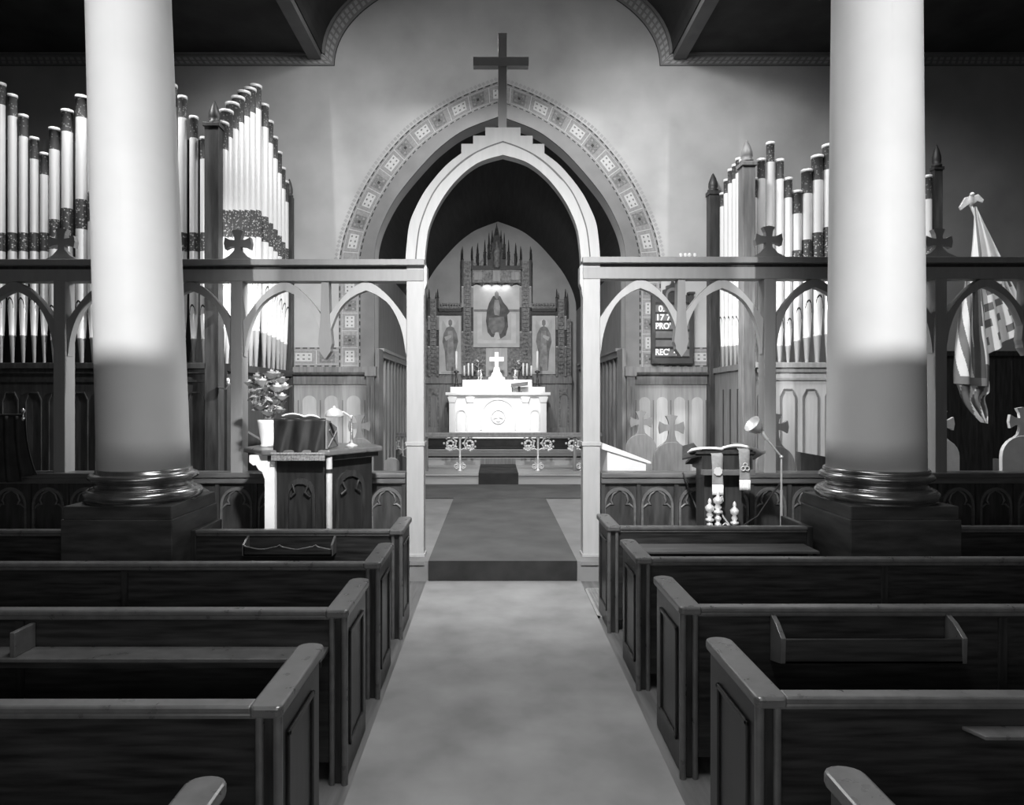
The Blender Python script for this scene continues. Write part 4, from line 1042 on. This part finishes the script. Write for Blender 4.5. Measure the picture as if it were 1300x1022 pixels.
# ------------------------------------------------------------------ altar rail
ya = 13.2
ar = thing('altar_rail', 'wooden altar rail on scrolled brass brackets across the sanctuary', 'rail', (CXX, ya, .4))
obj('top_rail', MB().box(-1.92, 2.09, ya-.07, ya+.07, 1.06, 1.10).box(-1.92, 2.09, ya-.05, ya+.05, 1.10, 1.145), 'stall', ar, bevel=.008)
def spiral(xc, zc, r, s):
    pts = []
    for k in range(26):
        a = k/25*PI*3.2; q = r*(1-.72*k/25); pts.append((xc+s*q*math.cos(a+PI/2), ya, zc+q*math.sin(a+PI/2)))
    return pts
for xp in (511, 584, 683, 739):
    xc = X_(xp, ya)
    po = obj('standard', MB().lathe([(.05, 0), (.05, .02), (.02, .04), (.02, .2), (.028, .22), (.02, .24), (.02, .6), (.035, .64), (.035, .66)], (xc, ya, .4), 12), 'gilt', ar)
    for s in (-1, 1):
        m_ = MB()
        m_.tube(spiral(xc+s*.185, .93, .12, s), .014, n=7)
        obj('foot_scroll', MB().tube(spiral(xc+s*.07, .5, .06, s), .009, n=6), 'gilt', po)
        for k in range(7):
            a = k*2*PI/7+.4; m_.ball((xc+s*.185+.125*math.cos(a), ya-.008, .93+.125*math.sin(a)), .024, n=6, k=4); m_.ball((xc+s*.185+.06*math.cos(a), ya-.012, .93+.06*math.sin(a)), .026, n=6, k=4)
        m_.tube([(xc, ya, .8), (xc+s*.07, ya, .84), (xc+s*.13, ya, .82)], .012, n=6)
        for k in range(3): m_.ball((xc+s*(.2+.03*k), ya-.01, .80+.015*k), .025, n=6, k=4)
        obj('scroll_bracket', m_, 'gilt', po)
for xp in (541.5, 729.5): obj('end_post', MB().box(X_(xp-2, ya), X_(xp+2, ya), ya-.03, ya+.03, .4, 1.06), 'midwood', ar)

# ------------------------------------------------------------------ altar
yA = 16.0
al = thing('altar', 'white marble altar with carved front and pilasters in the sanctuary', 'altar', (.085, yA+.4, .85))
def A(x, Y=yA): return X_(x, Y)
zM = Z_(498, yA)
obj('body', MB().box(A(571), A(694), yA+.06, yA+1.0, .85, zM-.09), 'marble', al)
obj('foot', MB().box(A(567), A(698), yA, yA+1.05, .85, .93).box(A(569), A(696), yA+.03, yA+1.02, .93, .97), 'marble', al, bevel=.01)
obj('table', MB().box(A(565.5), A(699), yA-.03, yA+1.05, zM-.07, zM).box(A(569), A(695.5), yA+.02, yA+1.02, zM-.11, zM-.07), 'marble', al, bevel=.012)
for xp in (574, 597, 667, 690):
    o = obj('pilaster', MB().box(A(xp-4), A(xp+4), yA+.02, yA+.06, .97, zM-.16), 'marble', al, bevel=.006)
    obj('pilaster_capital', MB().prism([(A(xp-4), zM-.24), (A(xp-6), zM-.11), (A(xp+6), zM-.11), (A(xp+4), zM-.24)], yA, yA+.06), 'marble', o, bevel=.005)
pr = MB(); tx = A(632.5); o = arch_poly(tx, .85, 1.05, 1.38, .85); pr.ring(resample(o, 30), resample(arch_poly(tx, .75, 1.05, 1.37, .85), 30), yA+.04, yA+.07)
pr.tube([(tx+.16*math.cos(2*PI*k/20), yA+.055, 1.36+.16*math.sin(2*PI*k/20)) for k in range(20)], .015, n=6, close=True)
pr.prism(maltese(tx, 1.36, .11, .025, .05), yA+.04, yA+.065)
obj('front_relief', pr, 'marble2', al)
for xp in (585.5, 679):
    m_ = MB(); c = A(xp); m_.ring(resample(arch_poly(c, .25, 1.05, 1.42, .9), 24), resample(arch_poly(c, .19, 1.05, 1.41, .9), 24), yA+.04, yA+.065)
    obj('side_relief', m_, 'marble2', al)
y1, y2_ = 16.45, 16.62
zg1 = Z_(491, y1); zg2 = Z_(482, y2_)
obj('gradine', MB().box(X_(571.5, y1), X_(692, y1), y1, y1+.6, zM, zg1), 'marble', al, bevel=.008)
obj('gradine', MB().box(X_(587, y2_), X_(675.5, y2_), y2_, y2_+.4, zg1, zg2), 'marble', al, bevel=.008)
# altar cross
xc = X_(630.5, 16.8)
ac = thing('altar_cross', 'shining metal cross on stepped base at the centre of the altar', 'cross', (xc, 16.8, zg2))
zc_ = Z_(447, 16.8)
M['shine'] = mat('polished_silver_cross', .92, .35, metal=.15, amt=.02)
obj('upright', MB().box(xc-.05, xc+.05, 16.78, 16.82, zg2+.18, zc_), 'shine', ac, bevel=.008)
obj('arms', MB().box(xc-.18, xc+.18, 16.775, 16.825, zc_-.23, zc_-.12), 'shine', ac, bevel=.008)
obj('base', MB().prism([(xc-.20, zg2), (xc-.20, zg2+.05), (xc-.14, zg2+.08), (xc-.12, zg2+.15), (xc-.08, zg2+.2), (xc-.07, zg2+.3), (xc+.07, zg2+.3), (xc+.08, zg2+.2), (xc+.12, zg2+.15), (xc+.14, zg2+.08), (xc+.2, zg2+.05), (xc+.2, zg2)], 16.7, 16.9), 'shine', ac)
# candlesticks
def candlestick(xp, ytop, zbase, Yd, label, r=.035, candle=.45):
    x = X_(xp, Yd); zt = Z_(ytop, Yd); H_ = zt-zbase; zs = H_*candle
    t = thing('candlestick', label, 'candlestick', (x, Yd, zbase), 'candlesticks on the altar')
    obj('stick', MB().lathe([(r*2.2, 0), (r*2.2, .02), (r*1.2, .06), (r*.7, .1), (r*1.1, zs*.4), (r*.6, zs*.5), (r*.7, zs-.07), (r*1.9, zs-.05), (r*1.9, zs-.02), (r*.8, zs)], (x, Yd, zbase), 14), 'bronze', t)
    obj('candle', MB().lathe([(r*.8, zs), (r*.8, H_-.02), (.004, H_-.015), (.004, H_)], (x, Yd, zbase), 12), 'candle', t)
candlestick(579.3, 445, zg1, 16.7, 'tall candlestick with white candle at the left end of the altar')
candlestick(682.2, 445, zg1, 16.7, 'tall candlestick with white candle at the right end of the altar')
for s, pts in ((-1, ((589.5, 464), (594.7, 461), (599.7, 461))), (1, ((664.3, 461), (669, 461), (674.5, 464)))):
    Yd = 16.9; xm = sum(X_(p[0], Yd) for p in pts)/3
    t = thing('candelabrum', 'low branched candelabrum with three candles on the %s of the altar' % ('left' if s < 0 else 'right'), 'candelabrum', (xm, Yd, zg2), 'branched candelabra on the altar')
    b_ = MB().lathe([(.06, 0), (.05, .02), (.015, .04), (.015, .08)], (xm, Yd, zg2), 12)
    for xp, yt in pts:
        x = X_(xp, Yd); b_.tube([(xm, Yd, zg2+.05), (lerp(xm, x, .7), Yd, zg2+.04), (x, Yd, zg2+.09)], .009, n=6); b_.lathe([(.01, .07), (.032, .09), (.032, .1), (.022, .105)], (x, Yd, zg2), 10)
    obj('branches', b_, 'bronze', t)
    for xp, yt in pts: obj('candle', MB().lathe([(.022, .1), (.022, Z_(yt, Yd)-zg2-.01), (.004, Z_(yt, Yd)-zg2)], (X_(xp, Yd), Yd, zg2), 10), 'candle', t)
# globe lamps / cruets
for xp in (610.5, 653.7):
    x = X_(xp, 16.75)
    tag(obj('altar_vase', MB().lathe([(.03, 0), (.03, .015), (.015, .03), (.05, .07), (.058, .1), (.045, .14), (.02, .17), (.03, .2), (.025, .22), (.012, .27), (0, .28)], (x, 16.75, zg2), 16), 'brass', loc=(x, 16.75, zg2)), 'small round brass vessel on the altar %s of the shining cross' % ('left' if xp < 630 else 'right'), 'vessel', 'brass vessels on the altar')
for xp in (607.5, 656):
    x = X_(xp, 17.0); rn = random.Random(int(xp)); m_ = MB()
    t = thing('flower_vase', 'dark bunch of flowers in a vase on the altar %s of the cross' % ('left' if xp < 630 else 'right'), 'flowers', (x, 17.0, zg2), 'flower vases on the altar')
    obj('vase', MB().lathe([(.05, 0), (.05, .02), (.02, .04), (.05, .12), (.06, .2), (.07, .24)], (x, 17.0, zg2), 14), 'brass_dull', t)
    for k in range(60):
        c = Vector((x+rn.gauss(0, .08), 17.0+rn.gauss(0, .04), zg2+.42+rn.gauss(0, .1))); d = Vector((rn.uniform(-1, 1), rn.uniform(-1, 1), rn.uniform(-1, 1))).normalized(); e = d.orthogonal().normalized()
        m_.add([c-d*.04, c+e*.025, c+d*.04, c-e*.025], [(0, 1, 2, 3)])
    m_.tube([(x, 17, zg2+.2), (x, 17, zg2+.42)], .02, n=6)
    o = obj('foliage', m_, 'leaf', t); o['kind'] = 'stuff'
    for k in range(3): obj('flower', MB().ball((x+rn.uniform(-.1, .1), 16.95, zg2+.4+rn.uniform(-.08, .1)), .028, n=7, k=5), 'flower2', t)
# missal stand
xm = X_(659, 16.15)
ms = thing('missal_stand', 'dark book stand with open book on the right of the altar table', 'book stand', (xm, 16.2, zM))
obj('stand_top', MB().add([(xm-.20, 16.1, zM+.13), (xm+.2, 16.1, zM+.17), (xm+.22, 16.35, zM+.24), (xm-.18, 16.35, zM+.2)], [(0, 1, 2, 3)]), 'midwood', ms, solid=.03)
obj('stand_foot', MB().box(xm-.02, xm+.03, 16.2, 16.26, zM, zM+.16).box(xm-.06, xm+.07, 16.15, 16.3, zM, zM+.02), 'darkwood', ms)
obj('stand_foot', MB().box(xm-.17, xm-.15, 16.15, 16.2, zM, zM+.13), 'darkwood', ms)

# ------------------------------------------------------------------ reredos
yR = 17.4
rr = thing('reredos', 'carved dark wooden reredos with pinnacles and three painted panels behind the altar', 'reredos', (.06, yR, .85))
def R(x): return X_(x, yR)
def Q(y): return Z_(y, yR)
rx0, rx1 = R(536), R(726)
obj('dado', MB().box(rx0, rx1, yR, YB, .85, Q(478)), 'midwood', rr)
dm = MB().box(rx0, rx1, yR-.05, yR, Q(487), Q(478)).box(rx0, rx1, yR-.03, yR, .85, 1.05)
obj('dado_rail', dm, 'midwood', rr, bevel=.006)
for xp in (551, 716):
    m_ = MB(); m_.ring(resample(arch_poly(R(xp), .26, 1.1, Q(505), .9), 24), resample(arch_poly(R(xp), .18, 1.1, Q(505), .9), 24), yR-.03, yR)
    m_.box(R(xp)-.13, R(xp)+.13, yR-.02, yR, Q(500), Q(493)); obj('dado_panel', m_, 'reredos', rr)
for xp in (541, 563, 706, 722): obj('dado_stile', MB().box(R(xp)-.03, R(xp)+.03, yR-.025, yR, .85, Q(487)), 'midwood', rr)
obj('back_panel', MB().box(R(545), R(718), yR, YB, Q(478), Q(396)).box(R(588), R(673), yR, YB, Q(396), Q(345)), 'reredos', rr)
for xp in (539.5, 721):
    obj('edge_strip', (lambda b: [b.box(R(xp-1.8), R(xp+1.8), yR-.04, yR-.02, Q(409+5*k+3.4), Q(409+5*k+.8)) for k in range(13)] and b)(MB().box(R(xp-4), R(xp+4), yR-.02, YB, Q(478), Q(405))), 'reredos_carve', rr)
def tower(xp, hw, ytop, ybot, pin, label=None):
    m_ = MB().box(R(xp-hw), R(xp+hw), yR-.05, yR, Q(ybot), Q(ytop))
    for k in range(int((ybot-ytop)/5)): m_.box(R(xp-hw*.45), R(xp+hw*.45), yR-.075, yR-.05, Q(ytop+5*k+3.6), Q(ytop+5*k+1))
    o = obj('tower', m_, 'reredos_carve', rr)
    for s in (-1, 1):
        xx = R(xp+s*hw)
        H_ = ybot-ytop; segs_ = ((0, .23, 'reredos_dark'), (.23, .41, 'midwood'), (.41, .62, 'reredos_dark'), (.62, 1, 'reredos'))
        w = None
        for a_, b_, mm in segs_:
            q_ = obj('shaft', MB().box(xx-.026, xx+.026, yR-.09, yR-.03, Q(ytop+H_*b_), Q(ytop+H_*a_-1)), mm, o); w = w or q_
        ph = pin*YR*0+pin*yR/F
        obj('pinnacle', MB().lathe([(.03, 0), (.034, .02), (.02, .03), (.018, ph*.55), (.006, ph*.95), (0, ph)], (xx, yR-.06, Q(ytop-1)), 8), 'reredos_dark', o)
        for yy in (ytop+(ybot-ytop)*.22, ytop+(ybot-ytop)*.61):
            obj('niche_bracket', MB().box(xx-.025, xx+.025, yR-.10, yR-.03, Q(yy+1.6), Q(yy)), 'lightwood', o)
tower(550.5, 5.5, 380, 478, 12); tower(712, 5.5, 380, 478, 12)
tower(593.5, 6.2, 332, 478, 18); tower(667, 6.2, 332, 478, 18)
for a, b in ((556, 587), (673.5, 706.5)):
    cn = obj('wing_cornice', MB().box(R(a), R(b), yR-.09, yR, Q(396), Q(392)).box(R(a), R(b), yR-.05, yR, Q(400), Q(396)), 'reredos_dark', rr)
    cm_ = MB(); nn = 9
    for k in range(nn):
        xx = lerp(R(a), R(b), (k+.5)/nn); cm_.prism(maltese(xx, Q(388), .05, .012, .03), yR-.05, yR-.02)
    cm_.box(R(a), R(b), yR-.04, yR-.01, Q(392), Q(385)); obj('cresting', cm_, 'reredos_carve', cn)
# central canopy and crest
can = obj('canopy', MB().box(R(600), R(661), yR-.16, yR, Q(360), Q(344)), 'reredos_carve', rr)
obj('canopy_cornice', MB().box(R(599), R(662), yR-.19, yR, Q(344), Q(339)), 'reredos_dark', can)
scl = MB()
for k in range(5):
    xx = lerp(R(600), R(661), (k+.5)/5); w = (R(661)-R(600))/5
    scl.prism([(xx-w/2, Q(360)), (xx+w/2, Q(360)), (xx+w/2, Q(364)), (xx+w*.3, Q(361.5)), (xx, Q(360.6)), (xx-w*.3, Q(361.5)), (xx-w/2, Q(364))], yR-.16, yR-.12)
obj('cusping', scl, 'reredos_dark', can)
obj('canopy_panel', MB().box(R(602), R(612), yR-.18, yR-.16, Q(357), Q(347)).box(R(626), R(635), yR-.18, yR-.16, Q(359), Q(345)).box(R(649), R(659), yR-.18, yR-.16, Q(357), Q(347)), 'midwood', can)
obj('crest_tower', MB().box(R(624), R(637), yR-.14, yR, Q(345), Q(310)).box(R(619), R(642), yR-.1, yR, Q(345), Q(322)).prism([(R(624), Q(310)), (R(637), Q(310)), (R(630.5), Q(286))], yR-.12, yR-.02), 'reredos_dark', rr)
obj('crest_lattice', MB().box(R(611), R(650), yR-.06, yR, Q(345), Q(329)).box(R(601), R(660), yR-.05, yR, Q(340), Q(334)), 'reredos_carve', rr)
obj('crest_statue', MB().lathe([(.1, 0), (.09, .3), (.1, .42), (.07, .5), (.035, .53), (.05, .6), (.03, .67), (0, .68)], (R(630.5), yR-.17, Q(342)), 12), 'reredos', rr)
pins = [(606.8, 340, 309), (615.8, 340, 305), (621, 330, 296), (625, 318, 293), (636, 318, 293), (640, 330, 296), (645.5, 340, 305), (654.3, 340, 309), (630.5, 300, 284.5)]
for xp, yb_, yt in pins:
    h_ = Q(yt)-Q(yb_)
    obj('pinnacle', MB().lathe([(.04, 0), (.045, .03), (.03, .05), (.03, h_*.5), (.045, h_*.52), (.02, h_*.56), (.006, h_*.96), (0, h_)], (R(xp), yR-.1, Q(yb_)), 8), 'reredos_dark', rr)
# painted panels
def panel(x0, x1, y0, y1):
    o = obj('painting', MB().box(R(x0), R(x1), yR-.03, yR-.005, Q(y1), Q(y0)), 'paint_bg', rr)
    return o
def figure_flat(parent, pts, m, d):
    obj('painted_shape', MB().prism([(R(x), Q(y)) for x, y in pts], yR-.03-d, yR-.029), m, parent)
cp_ = panel(601, 660.5, 361, 441)
fi = lambda P, m, d: figure_flat(cp_, P, m, d)
fi([(606,436),(606,398),(612,398),(612,432),(649,432),(649,398),(655,398),(655,436)], 'paint_light', .001)
fi([(601.5,393),(660,393),(660,396),(601.5,396)], 'paint_mid', .001)
rob = [(626,376),(635,376),(639,384),(644,390),(647,396),(644,400),(645,415),(642,426),(636,430),(630,428),(624,428),(619,422),(617,408),(618,395),(621,385)]
fi(rob, 'paint_dark', .003)
fi([(628,381),(633,381),(635,390),(634,401),(628,400),(626.5,392)], 'paint_robe', .004)
fi([(621,404),(640,402),(641,414),(636,424),(625,424),(620,414)], 'paint_mid', .004)
fi([(628,372),(630.5,369.5),(633,372),(633.5,377),(631,380.5),(628,377)], 'paint_mid', .005)
fi([(629,422),(633,422),(635,430),(630,432),(627,428)], 'paint_light', .005)
for x0, x1, mirr in ((557.5, 586, 1), (675.5, 705, -1)):
    p_ = panel(x0, x1, 401, 475); c = (x0+x1)/2
    def G(P, m, d): figure_flat(p_, [(c+mirr*(x-571.5), y) for x, y in P], m, d)
    G([(571.5+5.2*math.cos(2*PI*k/16), 410.5+5.2*math.sin(2*PI*k/16)) for k in range(16)], 'paint_light', .001)
    G([(567,416),(562,406),(560.5,414),(562,426),(564,436),(560.5,448),(565,440)], 'paint_halo', .001)
    G([(576,416),(581,406),(582.5,414),(581,426),(579,436),(582.5,448),(578,440)], 'paint_halo', .001)
    G([(567,416),(571.5,414),(576,416),(580,424),(581.5,434),(578.5,446),(577.5,470),(566,470),(564.5,446),(561.5,434),(563,424)], 'paint_mid', .002)
    G([(568.5,420),(574.5,420),(575.5,436),(577,471),(566.5,471),(568,436)], 'paint_robe', .003)
    G([(569.2,407.5),(571.5,405.5),(573.8,407.5),(573.8,412),(571.5,415),(569.2,412)], 'paint_mid', .004)
    G([(564,428),(572,425),(573,428),(566,433)], 'paint_halo', .004)
    G([(560,472),(583,472),(583,474.5),(560,474.5)], 'paint_halo', .001)
obj('centre_panel', MB().box(R(617), R(644), yR-.03, yR, Q(478), Q(442)), 'lightwood', rr)

# small bulbs left on the beam
for k, xp in enumerate((866, 872, 877, 884)):
    x = X_(xp, YS)
    tag(obj('light_bulb', MB().lathe([(.012, 0), (.012, .02), (.02, .035), (.016, .055), (0, .062)], (x, YS+.05, Z_(327.4, YS)), 10), 'candle', loc=(x, YS+.05, Z_(327.4, YS))), 'small bare bulb in a row on top of the right screen beam', 'bulb', 'bulbs on the screen beam')

# ------------------------------------------------------------------ lights
def aim(o, target):
    d = Vector(target) - o.location; o.rotation_euler = d.to_track_quat('-Z', 'Y').to_euler()
def spot(name, loc, tgt, e, size, blend=.8, r=.05):
    l = bpy.data.lights.new(name, 'SPOT'); l.energy = e; l.spot_size = math.radians(size); l.spot_blend = blend; l.shadow_soft_size = r
    o = bpy.data.objects.new(name, l); COL.objects.link(o); o.location = loc; aim(o, tgt); return o
def area(name, loc, tgt, e, sx, sy):
    l = bpy.data.lights.new(name, 'AREA'); l.shape = 'RECTANGLE'; l.size = sx; l.size_y = sy; l.energy = e
    o = bpy.data.objects.new(name, l); COL.objects.link(o); o.location = loc; aim(o, tgt); return o
cl = spot('added_column_spot_left', (-2.45, -1.6, 4.25), (-2.78, 5.3, 3.7), 1750, 36, .4, .04); cl.scale = (.25, 1, 1)  # unseen spot added to brighten the left column shaft
cl = spot('added_column_spot_right', (2.45, -1.6, 4.25), (2.955, 5.3, 3.7), 1750, 36, .4, .04); cl.scale = (.25, 1, 1)  # invented spot for the right column, squeezed to its width
spot('added_centre_spot', (.1, 2.0, 4.9), (.1, 7, 2.0), 2400, 66, 1.0, .12)  # no pendant hangs here; spot added to light the screen centre
spot('added_pulpit_spot', (-.1, 2.0, 4.9), (-1.85, 6.2, 1.45), 1100, 22, .8, .1)  # out-of-view spot added for the pulpit, vase and flowers
spot('added_lectern_spot', (.3, 2.0, 4.9), (2.15, 6.2, 1.35), 900, 20, .8, .1)  # extra unseen spot put in to lift the lectern and its book
spot('added_organ_spot_left', (-.5, 7.5, 7.9), (-3.6, 10.2, 3.9), 300, 95, 1., .3)  # added spot above view that whitens the left side pipes
spot('added_organ_spot_right', (.7, 7.5, 7.9), (3.6, 10.2, 3.9), 750, 95, 1., .3)  # counterpart added for the right organ pipes
spot('added_pipe_spot', (-4.6, 7.25, 6.9), (-4.6, 8.3, 3.2), 650, 110, 1., .2)  # overhead light added out of view for the left front pipes
spot('added_pipe_spot', (4.4, 7.3, 6.9), (4.3, 9.0, 3.0), 300, 90, 1., .2)  # likewise added above the right front pipes
spot('added_beam_spot', (-1.5, 7.45, 3.18), (-3.9, 9.0, 2.1), 620, 110, 1., .04)  # added light hidden behind the beam, brightens the left pipe feet
spot('added_beam_spot', (1.65, 7.45, 3.18), (3.9, 9.3, 1.9), 420, 110, 1., .04)  # added light hidden behind the beam, brightens the right organ panels
spot('added_flag_spot', (6.0, 7.25, 6.4), (6.1, 8.5, 2.6), 330, 60, 1., .15)  # unseen spot added to brighten the flag
spot('added_wall_spot', (.1, 6.6, 8.3), (.1, 11, 4.9), 280, 110, 1., .3)  # wall wash added above view over the chancel arch
spot('added_wall_spot_left', (-1.7, 7.2, 7.2), (-2.4, 11, 4.6), 240, 110, 1., .3)  # added wash for the wall left of the arch
spot('added_wall_spot_right', (2.5, 7.2, 7.2), (2.7, 11, 4.6), 260, 110, 1., .3)  # added wash for the wall right of the arch
spot('altar_lamp', (.08, 12.6, 5.7), (.08, 16.3, 1.5), 1000, 24, .5, .1)
spot('added_chancel_spot', (.08, 11.8, 5.6), (.08, 17.4, 3.4), 950, 75, 1., .2)  # unseen light added to lift the reredos and sanctuary wall
spot('added_step_spot', (.08, 13.0, 5.6), (.08, 14.7, .5), 330, 46, 1., .2)  # small spot added to brighten the altar steps
area('canopy_lamp', (R(630.5), yR-.13, Q(362)), (R(630.5), yR-.02, Q(400)), 2.2, .7, .03)
area('choir_fill', (.08, 9.2, 6.6), (.08, 9.2, 0), 150, 1.5, 1.5)  # added overhead fill for the choir floor and panels
nl = area('nave_fill', (.1, 2.4, 6.6), (.1, 2.4, 0), 85, 1.2, 3.6); nl.data.spread = math.radians(100)  # added fill from above for carpet and pews, no fixture modelled
area('front_fill', (.1, -2.2, 2.2), (.1, 6, 1.2), 66, 5, 1.2)  # low frontal fill added behind the camera, no porch there

W = bpy.data.worlds.new('world'); SC.world = W; W.use_nodes = True
W.node_tree.nodes['Background'].inputs['Color'].default_value = (1, 1, 1, 1)
W.node_tree.nodes['Background'].inputs['Strength'].default_value = .08

cam = bpy.data.cameras.new('camera'); co_ = bpy.data.objects.new('camera', cam); COL.objects.link(co_)
co_.location = (0, 0, EH); co_.rotation_euler = (PI/2, 0, 0)
cam.sensor_width = 36; cam.lens = 36*F/1300; cam.shift_x = 22/1300; cam.shift_y = -8/1300; cam.clip_start = .05
SC.camera = co_
SC.view_settings.view_transform = 'Standard'; SC.view_settings.look = 'None'
SC.view_settings.exposure = 0; SC.view_settings.gamma = 1
